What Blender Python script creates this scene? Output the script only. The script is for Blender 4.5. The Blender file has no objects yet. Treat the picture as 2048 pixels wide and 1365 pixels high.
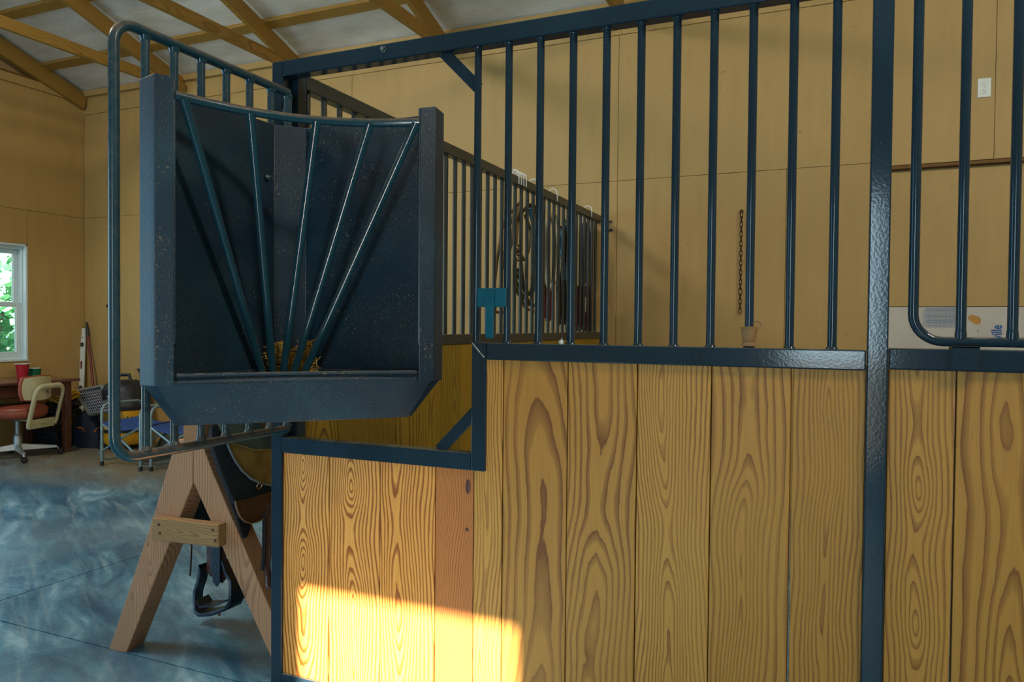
import bpy, math, random
from mathutils import Vector, Matrix
random.seed(7)
SC = bpy.context.scene; COL = SC.collection
# ------------------------------------------------------------------ camera
H = 1.225; F = 1499.5
yaw, pit, rol = -.40938, -.02048, .00891
fw = Vector((math.sin(yaw)*math.cos(pit), math.cos(yaw)*math.cos(pit), math.sin(pit)))
rt = Vector((math.cos(yaw), -math.sin(yaw), 0)); up = rt.cross(fw)
r2 = rt*math.cos(rol) + up*math.sin(rol); u2 = up*math.cos(rol) - rt*math.sin(rol)
cd = bpy.data.cameras.new('camera'); cam = bpy.data.objects.new('camera', cd); COL.objects.link(cam)
cam.matrix_world = Matrix(((r2.x, u2.x, -fw.x, 0), (r2.y, u2.y, -fw.y, 0), (r2.z, u2.z, -fw.z, H), (0, 0, 0, 1)))
cd.sensor_width = 36; cd.lens = 36*F/2048; cd.clip_start = .05; cd.clip_end = 300
SC.camera = cam
# ------------------------------------------------------------------ sky, sun, lamps, exposure
w = bpy.data.worlds.new('sky'); SC.world = w; w.use_nodes = True
bg = w.node_tree.nodes['Background']; bg.inputs[0].default_value = (.55, .8, 1, 1); bg.inputs[1].default_value = 1.3
def light(name, kind, loc, target, col, power, size=None, size_y=None):
    d = bpy.data.lights.new(name, kind); d.color = col; d.energy = power
    if kind == 'AREA':
        d.shape = 'RECTANGLE'; d.size = size; d.size_y = size_y
    o = bpy.data.objects.new(name, d); COL.objects.link(o); o.location = loc
    v = Vector(target) - Vector(loc); o.rotation_euler = v.to_track_quat('-Z', 'Y').to_euler()
    return o
s = light('sun', 'SUN', (3, -14, 7), (3-1.136, -8, 7-2.117), (1, .88, .78), 28); s.data.angle = .009
light('doorway_daylight', 'AREA', (-.055, -4.02, 1.7), (-.055, 0, 1.5), (.62, .87, 1), 54, .76, 1.55)
light('side_door_daylight', 'AREA', (-7.2, -.6, 1.45), (-3.6, .6, 0), (.28, .66, 1), 120, 3.6, 2.6)
light('ceiling_lamp_left', 'AREA', (-4.6, 1.2, 4.35), (-3.6, 2.6, 0), (1, .93, .80), 95, 1.2, .35)
light('ceiling_lamp_right', 'AREA', (2.4, .9, 4.35), (1.4, 2.8, 0), (1, .93, .80), 95, 1.2, .35)
SC.view_settings.view_transform = 'Standard'; SC.view_settings.look = 'None'
SC.view_settings.gamma = 1; SC.view_settings.use_curve_mapping = False; SC.view_settings.exposure = 0.15

# ------------------------------------------------------------------ pixel rays -> points on real planes
def ray(x, y):
    return (r2*((x-1024)/F) - u2*((y-682.5)/F) + fw)
C0 = Vector((0, 0, H))
def onY(x, y, Y): d = ray(x, y); return C0 + d*(Y/d.y)
def onX(x, y, X): d = ray(x, y); return C0 + d*(X/d.x)
def onZ(x, y, Z): d = ray(x, y); return C0 + d*((Z-H)/d.z)
def onP(x, y, P, n): d = ray(x, y); return C0 + d*((P-C0).dot(n)/d.dot(n))

# ------------------------------------------------------------------ materials
def lin(c):
    return tuple(((v/255)/12.92 if v <= 10 else (((v/255)+.055)/1.055)**2.4) for v in c) + (1,)
class NT:
    def __init__(s, name):
        s.m = bpy.data.materials.new(name); s.m.use_nodes = True; s.t = s.m.node_tree
        s.b = s.t.nodes['Principled BSDF']
    def n(s, typ, ins=None, **kw):
        nd = s.t.nodes.new(typ)
        for k, v in kw.items(): setattr(nd, k, v)
        for k, v in (ins or {}).items(): s.set(nd.inputs[k], v)
        return nd
    def set(s, sock, v):
        if isinstance(v, bpy.types.NodeSocket): s.t.links.new(v, sock)
        elif isinstance(v, bpy.types.Node): s.t.links.new(v.outputs[0], sock)
        else: sock.default_value = v
    def math(s, op, a, b=0, c=0, clamp=False):
        nd = s.n('ShaderNodeMath', {0: a, 1: b, 2: c}, operation=op); nd.use_clamp = clamp; return nd.outputs[0]
    def mix(s, f, a, b, mode='MIX'):
        nd = s.n('ShaderNodeMix', data_type='RGBA', blend_type=mode)
        s.set(nd.inputs[0], f); s.set(nd.inputs[6], a); s.set(nd.inputs[7], b); return nd.outputs[2]
    def noise(s, vec, scale, detail=3, rough=.55, dist=0):
        nd = s.n('ShaderNodeTexNoise', {'Scale': scale, 'Detail': detail, 'Roughness': rough, 'Distortion': dist})
        if vec is not None: s.set(nd.inputs['Vector'], vec)
        return nd.outputs[0]
    def ramp(s, f, stops):
        nd = s.n('ShaderNodeValToRGB', {0: f}); cr = nd.color_ramp
        while len(cr.elements) < len(stops): cr.elements.new(.5)
        for e, (p, c) in zip(cr.elements, stops):
            e.position = p; e.color = c if len(c) == 4 else lin(c)
        return nd.outputs[0]
    def gray(s, f, a, b):
        return s.n('ShaderNodeMapRange', {0: f, 1: a, 2: b, 3: 0, 4: 1}).outputs[0]
    def bump(s, h, strength, dist=.01):
        nd = s.n('ShaderNodeBump', {'Height': h, 'Strength': strength, 'Distance': dist}); s.set(s.b.inputs['Normal'], nd)
    def mapv(s, vec, sc):
        return s.n('ShaderNodeVectorMath', {0: vec, 1: sc}, operation='MULTIPLY').outputs[0]

def simple(name, col, rough=.5, metal=0, var=.12, nscale=18, bump=0, coat=0, spec=.5, bscale=None):
    q = NT(name); tc = q.n('ShaderNodeTexCoord').outputs['Object']
    n = q.noise(tc, nscale); c = lin(col)
    lo = tuple(v*(1-var) for v in c[:3]) + (1,); hi = tuple(min(1, v*(1+var)) for v in c[:3]) + (1,)
    q.set(q.b.inputs['Base Color'], q.ramp(n, [(.3, lo), (.7, hi)]))
    q.b.inputs['Roughness'].default_value = rough; q.b.inputs['Metallic'].default_value = metal
    q.b.inputs['Specular IOR Level'].default_value = spec
    q.b.inputs['Coat Weight'].default_value = coat; q.b.inputs['Coat Roughness'].default_value = .15
    if bump: q.bump(q.noise(tc, bscale or nscale*3), bump, .004)
    return q.m

def paint(name, col, rough=.22, dust=(120, 112, 86), amt=1.0, speck=.5, lo=.55, hi=.95):
    q = NT(name); geo = q.n('ShaderNodeNewGeometry'); pos = geo.outputs['Position']
    nz = q.n('ShaderNodeSeparateXYZ', {0: geo.outputs['Normal']}).outputs[2]
    n1 = q.noise(pos, 45, 4); n2 = q.noise(pos, 160, 2, .7); n3 = q.noise(pos, 3.5, 3)
    c = lin(col); base = q.ramp(n3, [(.3, tuple(v*.82 for v in c[:3]) + (1,)), (.7, tuple(v*1.15 for v in c[:3]) + (1,))])
    top = q.math('MULTIPLY', q.gray(nz, lo, hi), q.gray(n1, .25, .6), clamp=True)
    top = q.math('MULTIPLY', top, amt, clamp=True)
    sp = q.math('MULTIPLY', q.gray(n2, .70, .76), speck, clamp=True)
    f = q.math('MAXIMUM', top, sp)
    q.set(q.b.inputs['Base Color'], q.mix(f, base, lin(dust)))
    q.set(q.b.inputs['Roughness'], q.math('MULTIPLY_ADD', f, .6, rough))
    q.bump(q.noise(pos, 150, 1), .05, .002)
    q.b.inputs['Specular IOR Level'].default_value = .36
    return q.m

def wood(name, early, late, axis='Z', freq=105, amp=.13, rough=.55, lines=1.0, dirt=.15, tones=((1, 1, 1), (1, 1, 1)), coat=0):
    """growth rings cut by the board: object coordinates, ring centre from each board's own 'grain'"""
    q = NT(name); tc = q.n('ShaderNodeTexCoord').outputs['Object']
    sx = q.n('ShaderNodeSeparateXYZ', {0: tc}); X, Y, Z = sx.outputs[:3]
    W, T, L = {'Z': (X, Y, Z), 'ZY': (Y, X, Z), 'X': (Z, Y, X), 'Y': (Z, X, Y)}[axis]
    at = q.n('ShaderNodeAttribute', attribute_type='OBJECT', attribute_name='grain')
    g = q.n('ShaderNodeSeparateXYZ', {0: at.outputs['Vector']}); gx, gd, gs = g.outputs[:3]
    def nv(ws, ls, off, sc=1, det=2, rg=.5):
        v = q.n('ShaderNodeCombineXYZ', {0: q.math('MULTIPLY', W, ws), 1: q.math('MULTIPLY', L, ls), 2: q.math('ADD', q.math('MULTIPLY', gs, 9.7), off)}).outputs[0]
        return q.noise(v, sc, det, rg)
    rn = q.n('ShaderNodeAttribute', attribute_type='OBJECT', attribute_name='grain_run')
    rs = q.n('ShaderNodeSeparateXYZ', {0: rn.outputs['Vector']}); slope, fsc, wob = rs.outputs[:3]
    n1 = nv(2.5, 1.3, 0); n2 = nv(1.6, 1.55, 31, 1, 1.5); n3 = nv(26, 5, 57, 1, 3, .6); n4 = nv(10, 2.6, 83, 1, 2)
    u = q.math('ADD', q.math('SUBTRACT', W, gx), q.math('MULTIPLY', q.math('SUBTRACT', n1, .5), .10))
    u = q.math('ADD', u, q.math('MULTIPLY', q.math('SUBTRACT', n4, .5), .022))
    v = q.math('ADD', q.math('ADD', gd, T), q.math('MULTIPLY', q.math('MULTIPLY', q.math('SUBTRACT', n2, .5), amp*2.2), wob))
    v = q.math('ADD', v, q.math('MULTIPLY', L, slope))
    r = q.math('SQRT', q.math('ADD', q.math('MULTIPLY', u, u), q.math('MULTIPLY', q.math('MULTIPLY', v, v), .55)))
    r = q.math('ADD', r, q.math('MULTIPLY', q.math('SUBTRACT', n3, .5), .010))
    ph = q.math('MULTIPLY', q.math('MULTIPLY', r, freq), fsc)
    ph = q.math('ADD', ph, q.math('MULTIPLY', q.math('SINE', q.math('MULTIPLY', r, freq*.31)), 1.3))
    f = q.math('FRACT', ph)
    prof = q.ramp(f, [(0, (.1, .1, .1, 1)), (.46, (.0, .0, .0, 1)), (.58, (.40, .40, .40, 1)), (.80, (.70, .70, .70, 1)), (.90, (1, 1, 1, 1)), (.95, (.1, .1, .1, 1))])
    prof = q.math('MULTIPLY', prof, q.math('MULTIPLY_ADD', q.gray(nv(5, 1.6, 140), .3, .7), .6, lines-.35), clamp=True)
    base = q.mix(prof, lin(early), lin(late))
    fib = nv(420, 7, 200, 1, 2, .6)
    base = q.mix(q.math('MULTIPLY', q.gray(fib, .45, .75), .22), base, lin(late))
    base = q.mix(q.math('MULTIPLY', q.gray(nv(14, 6, 260, 1, 4, .7), .62, .75), dirt), base, lin((70, 55, 38)))
    tn = q.n('ShaderNodeMix', data_type='RGBA'); q.set(tn.inputs[0], q.math('FRACT', q.math('MULTIPLY', gs, 3.77)))
    q.set(tn.inputs[6], tones[0] + (1,)); q.set(tn.inputs[7], tones[1] + (1,))
    base = q.mix(1, base, tn.outputs[2], 'MULTIPLY')
    q.set(q.b.inputs['Base Color'], base); q.b.inputs['Roughness'].default_value = rough
    q.b.inputs['Coat Weight'].default_value = coat
    q.bump(q.math('ADD', q.math('MULTIPLY', prof, .4), q.math('MULTIPLY', fib, .6)), .15, .0015)
    return q.m

M = {}
M['steel'] = paint('steel_paint', (33, 52, 64), .11)
M['steel_far'] = paint('steel_paint_brown_grey', (56, 60, 56), .3, speck=.2)
M['gate_steel'] = paint('gate_paint', (30, 66, 78), .2, (118, 98, 76), 1, .8, -.1, .7)
M['pale_blue'] = paint('latch_paint', (16, 88, 108), .25)
M['pine'] = wood('pine_planks', (212, 156, 70), (138, 82, 24), 'Z', 100, tones=((1, .98, .9), (.80, .74, .58)), coat=0)
M['pine_orange'] = wood('pine_planks_warm', (240, 172, 80), (158, 84, 16), 'Z', 88, tones=((1, 1, 1), (1, .92, .78)), lines=1.6, coat=0)
M['pine_red'] = wood('pine_plank_red', (204, 126, 54), (132, 64, 26), 'Z', 170, amp=.03, lines=.9)
M['pine_side'] = wood('pine_planks_side', (176, 140, 34), (104, 74, 10), 'ZY', 110, tones=((1, 1, 1), (.85, .9, .8)))
M['roof_wood_y'] = wood('roof_lumber', (166, 128, 54), (112, 76, 24), 'Y', 120, lines=.8, dirt=.25)
M['roof_wood_x'] = wood('roof_lumber_cross', (164, 128, 58), (112, 78, 26), 'X', 120, lines=.8, dirt=.25)
M['lumber'] = wood('old_lumber', (198, 146, 106), (136, 88, 56), 'Z', 150, lines=.8, dirt=.8, rough=.75)
M['lumber_x'] = wood('old_lumber_cross', (178, 136, 86), (118, 76, 42), 'X', 140, lines=.8, dirt=.8, rough=.75)
M['lumber_y'] = wood('old_lumber_beam', (170, 120, 76), (122, 80, 46), 'Y', 120, lines=.6, dirt=.4, rough=.75)

def wallmat(name, col, streak=True):
    q = NT(name); pos = q.n('ShaderNodeNewGeometry').outputs['Position']
    n = q.noise(q.mapv(pos, (6, 6, .9)), 2, 5, .6); n2 = q.noise(pos, .8, 2); n3 = q.noise(pos, 26, 2, .6); c = lin(col)
    b = q.ramp(n, [(.3, tuple(v*.93 for v in c[:3]) + (1,)), (.7, tuple(min(1, v*1.06) for v in c[:3]) + (1,))])
    b = q.mix(q.math('MULTIPLY', n2, .25), b, tuple(v*m for v, m in zip(c[:3], (.85, .85, .7))) + (1,))
    b = q.mix(q.math('MULTIPLY', q.gray(n3, .72, .78), .5), b, lin((110, 80, 45)))
    q.set(q.b.inputs['Base Color'], b); q.b.inputs['Roughness'].default_value = .6
    q.bump(q.noise(q.mapv(pos, (40, 40, 3)), 3, 4), .12, .004)
    return q.m
M['wall'] = wallmat('tan_painted_plywood', (184, 151, 92))
M['wall_edge'] = simple('plywood_edge', (120, 84, 40), .8)
M['gable'] = wallmat('gable_board', (178, 148, 108))

q = NT('roof_insulation'); pos = q.n('ShaderNodeNewGeometry').outputs['Position']
b = q.ramp(q.noise(q.mapv(pos, (1, 3, 3)), 2.2, 4, .6), [(.3, lin((206, 202, 190))), (.7, lin((238, 236, 230)))])
q.set(q.b.inputs['Base Color'], b); q.b.inputs['Roughness'].default_value = .5
q.bump(q.noise(q.mapv(pos, (3, 60, 60)), 1, 3), .25, .006); M['ceil'] = q.m

q = NT('concrete'); pos = q.n('ShaderNodeNewGeometry').outputs['Position']
rot = q.n('ShaderNodeVectorRotate', {'Vector': pos, 'Angle': .55}, rotation_type='Z_AXIS').outputs[0]
a = q.noise(q.mapv(rot, (1.1, 3.6, 1)), 1.6, 8, .68, .6); bn = q.noise(pos, 1.1, 4, .6); fn = q.noise(pos, 55, 4, .75)
c1 = q.ramp(a, [(.34, (22, 74, 104)), (.46, (56, 108, 136)), (.55, (92, 142, 164)), (.68, (160, 196, 210))])
c1 = q.mix(q.math('MULTIPLY', q.gray(bn, .45, .62), .55), c1, lin((104, 128, 140)))
c1 = q.mix(q.math('MULTIPLY', q.gray(fn, .5, .68), .26), c1, lin((24, 66, 88)))
st = q.noise(q.mapv(rot, (.5, 8, 1)), 2.2, 4, .5, 1.2)
c1 = q.mix(q.math('MULTIPLY', q.gray(st, .56, .68), .32), c1, lin((160, 176, 178)))
# warm light near the back wall, painted into the slab colour as tan
yy = q.n('ShaderNodeSeparateXYZ', {0: pos}).outputs[1]
c1 = q.mix(q.math('MULTIPLY', q.gray(q.math('ADD', yy, bn), 4.2, 4.9), .75), c1, lin((150, 132, 98)))
q.set(q.b.inputs['Base Color'], c1)
q.set(q.b.inputs['Roughness'], q.math('MULTIPLY_ADD', fn, .34, .12))
q.bump(fn, .25, .004); M['concrete'] = q.m
M['joint'] = simple('joint_dirt', (60, 62, 58), .9)

q = NT('feeder_plastic'); geo = q.n('ShaderNodeNewGeometry'); pos = geo.outputs['Position']
c = q.ramp(q.noise(pos, 3.2, 4, .6), [(.3, (10, 32, 50)), (.55, (16, 46, 62)), (.75, (30, 66, 80))])
d1 = q.math('MULTIPLY', q.math('MULTIPLY', q.gray(q.noise(pos, 130, 2, .8), .62, .68), q.gray(q.noise(pos, 9, 3, .6), .46, .62)), .95, clamp=True)
d2 = q.math('MULTIPLY', q.math('MULTIPLY', q.gray(q.noise(pos, 260, 2, .8), .56, .66), q.gray(q.noise(pos, 5, 2), .45, .62)), .35, clamp=True)
nz = q.n('ShaderNodeSeparateXYZ', {0: geo.outputs['Normal']}).outputs[2]
d3 = q.math('MULTIPLY', q.gray(nz, .5, .9), q.gray(q.noise(pos, 40, 3), .35, .6), clamp=True)
f = q.math('MAXIMUM', q.math('MAXIMUM', d1, d2), d3)
q.set(q.b.inputs['Base Color'], q.mix(f, c, lin((138, 120, 92))))
q.set(q.b.inputs['Roughness'], q.math('MULTIPLY_ADD', f, .4, .46)); q.bump(q.noise(pos, 220, 2), .25, .002); M['plastic'] = q.m

M['chrome'] = simple('chrome', (190, 190, 190), .2, 1, .05)
M['zinc'] = simple('zinc_bolt', (150, 160, 160), .35, 1, .1, 60)
M['white_plastic'] = simple('white_plastic', (225, 225, 218), .4)
M['outlet'] = simple('outlet_white', (216, 222, 214), .4, var=.03)
M['dark_slot'] = simple('dark_slot', (30, 30, 30), .6)
M['rust'] = simple('rusty_iron', (78, 56, 34), .75, .4, .3, 60, .3)
M['tan_leather'] = simple('tan_leather', (150, 112, 70), .6, 0, .25, 30, .3)
M['leather'] = simple('brown_leather', (78, 46, 36), .35, 0, .45, 12, .35)
M['leather_dark'] = simple('dark_leather', (26, 32, 46), .32, 0, .3, 20, .3)
M['worn_leather'] = simple('worn_gold_leather', (138, 112, 62), .45, 0, .55, 9, .4)
M['piping'] = simple('grey_piping', (112, 124, 128), .5)
M['felt'] = simple('charcoal_felt', (30, 36, 42), .95, 0, .3, 90, .5)
M['black_felt'] = simple('black_cloth', (18, 18, 20), .9, 0, .3, 60, .4)
M['fleece'] = simple('grey_green_fleece', (84, 98, 88), .95, 0, .35, 120, .8)
M['hay'] = simple('hay', (226, 184, 92), .8, 0, .35, 40)
M['cream'] = simple('cream_enamel', (196, 190, 152), .35, 0, .12, 10)
M['vinyl'] = simple('rust_red_vinyl', (150, 76, 56), .45, 0, .18, 6)
M['alu'] = simple('brushed_aluminium', (168, 176, 178), .35, .7, .1)
M['chair_tube'] = simple('camp_chair_tube', (128, 146, 146), .35, .4, .1)
M['rubber'] = simple('black_rubber', (28, 26, 26), .7)
M['blue_fabric'] = simple('blue_canvas', (34, 72, 136), .8, 0, .2, 60, .3)
M['navy'] = simple('navy_canvas', (26, 34, 54), .8, 0, .25, 50, .3)
M['brown_fabric'] = simple('brown_canvas', (96, 84, 64), .8, 0, .2, 50, .3)
M['desk'] = wood('dark_desk_wood', (92, 56, 38), (60, 34, 24), 'Z', 120, rough=.3, lines=.6)
M['desk_top'] = wood('dark_desk_top', (104, 66, 56), (66, 38, 34), 'Y', 120, rough=.16, lines=.6)
M['red'] = simple('red_plastic', (176, 34, 46), .35)
M['maroon'] = simple('maroon_paint', (110, 34, 30), .4)
M['maroon_cloth'] = simple('maroon_cloth', (96, 26, 34), .85, 0, .2, 40, .3)
M['green'] = simple('green_print', (24, 112, 74), .45, 0, .35, 50)
M['yellow'] = simple('yellow_plastic', (214, 158, 30), .4, 0, .1)
M['black_plastic'] = simple('black_plastic', (30, 32, 40), .45, 0, .2)
M['orange'] = simple('orange_strap', (224, 120, 40), .6)
M['cell'] = simple('solar_cell', (44, 52, 72), .15, 0, .2, 30)
M['cell_grid'] = simple('solar_grid_white', (170, 180, 190), .5)
M['frame_white'] = simple('white_window_vinyl', (216, 232, 236), .4, 0, .03)
M['rope_tan'] = simple('tan_rope', (112, 86, 50), .9, 0, .3, 90, .5)
M['rope_olive'] = simple('olive_webbing', (84, 76, 42), .85, 0, .3, 70, .4)
M['rope_blue'] = simple('blue_rope', (50, 120, 160), .8, 0, .3, 70, .4)
M['rope_pale'] = simple('pale_rope', (170, 160, 130), .9, 0, .3, 70, .4)
M['brass'] = simple('brass', (190, 150, 100), .3, 1, .1)
M['print_blue'] = simple('blue_print', (40, 92, 160), .6, var=.1)
M['print_grey'] = simple('faded_blue_print', (120, 140, 168), .6, var=.1)
M['foam'] = simple('foil_faced_foam', (196, 190, 178), .5, 0, .08, 6, .5, bscale=22)
M['spot'] = simple('ochre_glue_spot', (190, 140, 60), .6)
M['grass'] = simple('outside_ground', (190, 196, 170), .9, 0, .15, .8)
M['leaf'] = simple('tree_leaves', (112, 176, 130), .7, 0, .5, 1.2)
M['bark'] = simple('bark', (90, 74, 60), .9)
q = NT('window_glass'); q.b.inputs['Base Color'].default_value = (.92, 1, .98, 1); q.b.inputs['Roughness'].default_value = 0
q.b.inputs['Transmission Weight'].default_value = 1; q.b.inputs['IOR'].default_value = 1.05; M['glass'] = q.m

# ------------------------------------------------------------------ mesh builder
WL = {}
class MB:
    def __init__(s): s.v = []; s.f = []
    def add(s, vs, fs):
        o = len(s.v); s.v += [Vector(v) for v in vs]; s.f += [tuple(i+o for i in f) for f in fs]; return s
    def box(s, x0, x1, y0, y1, z0, z1):
        return s.add([(x0, y0, z0), (x1, y0, z0), (x1, y1, z0), (x0, y1, z0), (x0, y0, z1), (x1, y0, z1), (x1, y1, z1), (x0, y1, z1)],
                     [(0, 3, 2, 1), (4, 5, 6, 7), (0, 1, 5, 4), (1, 2, 6, 5), (2, 3, 7, 6), (3, 0, 4, 7)])
    def beam(s, a, b, w, d, upv=(0, 0, 1)):
        """square bar from a to b, w across, d along upv"""
        a, b = Vector(a), Vector(b); t = (b-a).normalized(); u = Vector(upv); sd = t.cross(u).normalized(); u = sd.cross(t)
        vs = []
        for p in (a, b):
            for i, j in ((-1, -1), (1, -1), (1, 1), (-1, 1)): vs.append(p + sd*(i*w/2) + u*(j*d/2))
        return s.add(vs, [(0, 1, 2, 3), (7, 6, 5, 4), (0, 4, 5, 1), (1, 5, 6, 2), (2, 6, 7, 3), (3, 7, 4, 0)])
    def tube(s, pts, r, seg=10, closed=False, cap=True, flat=1.0):
        pts = [Vector(p) for p in pts]; n = len(pts); rs = r if isinstance(r, (list, tuple)) else [r]*n
        prev = None; rings = []
        for i, p in enumerate(pts):
            if closed: t = pts[(i+1) % n] - pts[i-1]
            else: t = pts[min(i+1, n-1)] - pts[max(i-1, 0)]
            t.normalize()
            if prev is None:
                ref = Vector((0, 0, 1)) if abs(t.z) < .9 else Vector((1, 0, 0)); nn = t.cross(ref).normalized()
            else:
                nn = (prev - t*prev.dot(t)); nn = nn.normalized() if nn.length > 1e-6 else t.orthogonal().normalized()
            prev = nn; bb = t.cross(nn)
            rings.append([p + nn*math.cos(2*math.pi*k/seg)*rs[i] + bb*math.sin(2*math.pi*k/seg)*rs[i]*flat for k in range(seg)])
        vs = [v for rg in rings for v in rg]; fs = []
        m = n if closed else n-1
        for i in range(m):
            j = (i+1) % n
            for k in range(seg):
                l = (k+1) % seg; fs.append((i*seg+k, i*seg+l, j*seg+l, j*seg+k))
        if cap and not closed:
            fs.append(tuple(range(seg))[::-1]); fs.append(tuple((n-1)*seg+k for k in range(seg)))
        return s.add(vs, fs)
    def lathe(s, c, prof, seg=20, axis='Z', cap=True):
        c = Vector(c); vs = []
        for r, h in prof:
            for k in range(seg):
                a = 2*math.pi*k/seg
                d = {'Z': (r*math.cos(a), r*math.sin(a), h), 'Y': (r*math.cos(a), h, r*math.sin(a)), 'X': (h, r*math.cos(a), r*math.sin(a))}[axis]
                vs.append(c + Vector(d))
        fs = []
        for i in range(len(prof)-1):
            for k in range(seg):
                l = (k+1) % seg; fs.append((i*seg+k, i*seg+l, (i+1)*seg+l, (i+1)*seg+k))
        if cap: fs.append(tuple(range(seg))[::-1]); fs.append(tuple((len(prof)-1)*seg+k for k in range(seg)))
        return s.add(vs, fs)
    def prism(s, poly, off):
        off = Vector(off); n = len(poly); a = [Vector(p) for p in poly]
        return s.add(a + [p+off for p in a], [tuple(range(n))[::-1], tuple(range(n, 2*n))] + [(i, (i+1) % n, n+(i+1) % n, n+i) for i in range(n)])
    def grid(s, rows, thick=None):
        """rows of points -> sheet; thick = vector or function giving the back side"""
        R = len(rows); Cn = len(rows[0]); fr = [Vector(p) for r in rows for p in r]
        fs = [(i*Cn+j, i*Cn+j+1, (i+1)*Cn+j+1, (i+1)*Cn+j) for i in range(R-1) for j in range(Cn-1)]
        if thick is None: return s.add(fr, fs)
        bk = [p + Vector(thick) for p in fr]; N = R*Cn
        fs += [(N+a, N+d, N+c, N+b) for a, b, c, d in fs]
        for i in range(R-1):
            fs.append((i*Cn, (i+1)*Cn, N+(i+1)*Cn, N+i*Cn)); fs.append((i*Cn+Cn-1, N+i*Cn+Cn-1, N+(i+1)*Cn+Cn-1, (i+1)*Cn+Cn-1))
        for j in range(Cn-1):
            fs.append((j, N+j, N+j+1, j+1)); a = (R-1)*Cn+j; fs.append((a, a+1, N+a+1, N+a))
        return s.add(fr+bk, fs)

def wloc(o): return WL[o.name] if o else Vector((0, 0, 0))
def tagit(o, label=None, cat=None, group=None, kind=None):
    if label: o['label'] = label
    if cat: o['category'] = cat
    if group: o['group'] = group
    if kind: o['kind'] = kind
    return o
gn = [0]
def obj(name, mb, mat, parent=None, smooth=False, bevel=0, grain=None, label=None, cat=None, group=None, kind=None, origin=None, seg=2):
    lo = Vector((min(v[i] for v in mb.v) for i in range(3))); hi = Vector((max(v[i] for v in mb.v) for i in range(3)))
    c = Vector(origin) if origin else ((lo+hi)/2 if parent else Vector(((lo.x+hi.x)/2, (lo.y+hi.y)/2, lo.z)))
    me = bpy.data.meshes.new(name); me.from_pydata([v-c for v in mb.v], [], mb.f); me.update()
    import bmesh
    bm = bmesh.new(); bm.from_mesh(me); bmesh.ops.recalc_face_normals(bm, faces=bm.faces); bm.to_mesh(me); bm.free()
    if smooth:
        me.polygons.foreach_set('use_smooth', [True]*len(me.polygons))
        me.set_sharp_from_angle(angle=math.radians(42))
    mt = M[mat] if isinstance(mat, str) else mat; me.materials.append(mt)
    o = bpy.data.objects.new(name, me); COL.objects.link(o)
    o.parent = parent; o.location = c - wloc(parent); WL[o.name] = c.copy()
    if bevel:
        md = o.modifiers.new('edge', 'BEVEL'); md.width = bevel; md.segments = seg; md.limit_method = 'ANGLE'
    if grain is None:
        gn[0] += 1; random.seed(gn[0]*13+5); grain = (random.uniform(-.06, .06), random.uniform(-.05, .10), random.random()*10)
    random.seed(gn[0]*7+3); run = grain[3:] if len(grain) == 6 else (random.uniform(-.04, .04), random.uniform(.8, 1.3), random.uniform(.5, 1))
    o['grain'] = [float(g) for g in grain[:3]]; o['grain_run'] = [float(g) for g in run]
    return tagit(o, label, cat, group, kind)
def thing(name, loc, label, cat, group=None, kind=None):
    o = bpy.data.objects.new(name, None); COL.objects.link(o); o.location = loc; o.empty_display_size = .05; WL[o.name] = Vector(loc)
    return tagit(o, label, cat, group, kind)
def dup(o, off, label=None, parent=None):
    c = o.copy(); COL.objects.link(c); c.parent = parent
    if parent is None:
        c.location = o.location + Vector(off)
        if label: c['label'] = label
    for ch in list(o.children): dup(ch, off, None, c)
    return c
def arc(c, r, a0, a1, n, ax1, ax2):
    c = Vector(c); return [c + Vector(ax1)*r*math.cos(a0+(a1-a0)*i/n) + Vector(ax2)*r*math.sin(a0+(a1-a0)*i/n) for i in range(n+1)]
def textmesh(name, txt, size, mat, parent, loc, rot, ext=.0006, font_bold=True, xs_=1):
    cu = bpy.data.curves.new(name, 'FONT'); cu.body = txt; cu.size = size; cu.extrude = ext
    if font_bold: cu.offset = size*.018
    t = bpy.data.objects.new('tmp_text', cu); COL.objects.link(t)
    bpy.context.view_layer.update()
    me = bpy.data.meshes.new_from_object(t.evaluated_get(bpy.context.evaluated_depsgraph_get())); bpy.data.objects.remove(t)
    me.materials.clear(); me.materials.append(M[mat])
    o = bpy.data.objects.new(name, me); COL.objects.link(o); o.parent = parent
    o.location = Vector(loc) - wloc(parent); o.rotation_euler = rot; WL[o.name] = Vector(loc); o.scale = (xs_, 1, 1); return o

K = -.135
YB = 5.45; XL = -7.27; ZT = 3.75+K; SL = .333; XR = 4.6; YR = -4.1; RIDGE = .68
# ================================================================== SETTING
# floor slabs with saw-cut joints
fl = obj('floor', MB().box(XL-.3, XR+.3, YR-.3, YB+.3, -.12, -.012), 'joint', kind='structure')
JX = -3.345; JY = 1.96
for x0, x1 in ((XL-.2, JX), (JX, .4), (.4, XR+.2)):
    for y0, y1 in ((YR-.2, -1.1), (-1.1, JY), (JY, YB+.2)):
        obj('slab', MB().box(x0+.003, x1-.003, y0+.003, y1-.003, -.011, 0), 'concrete', fl)
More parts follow.
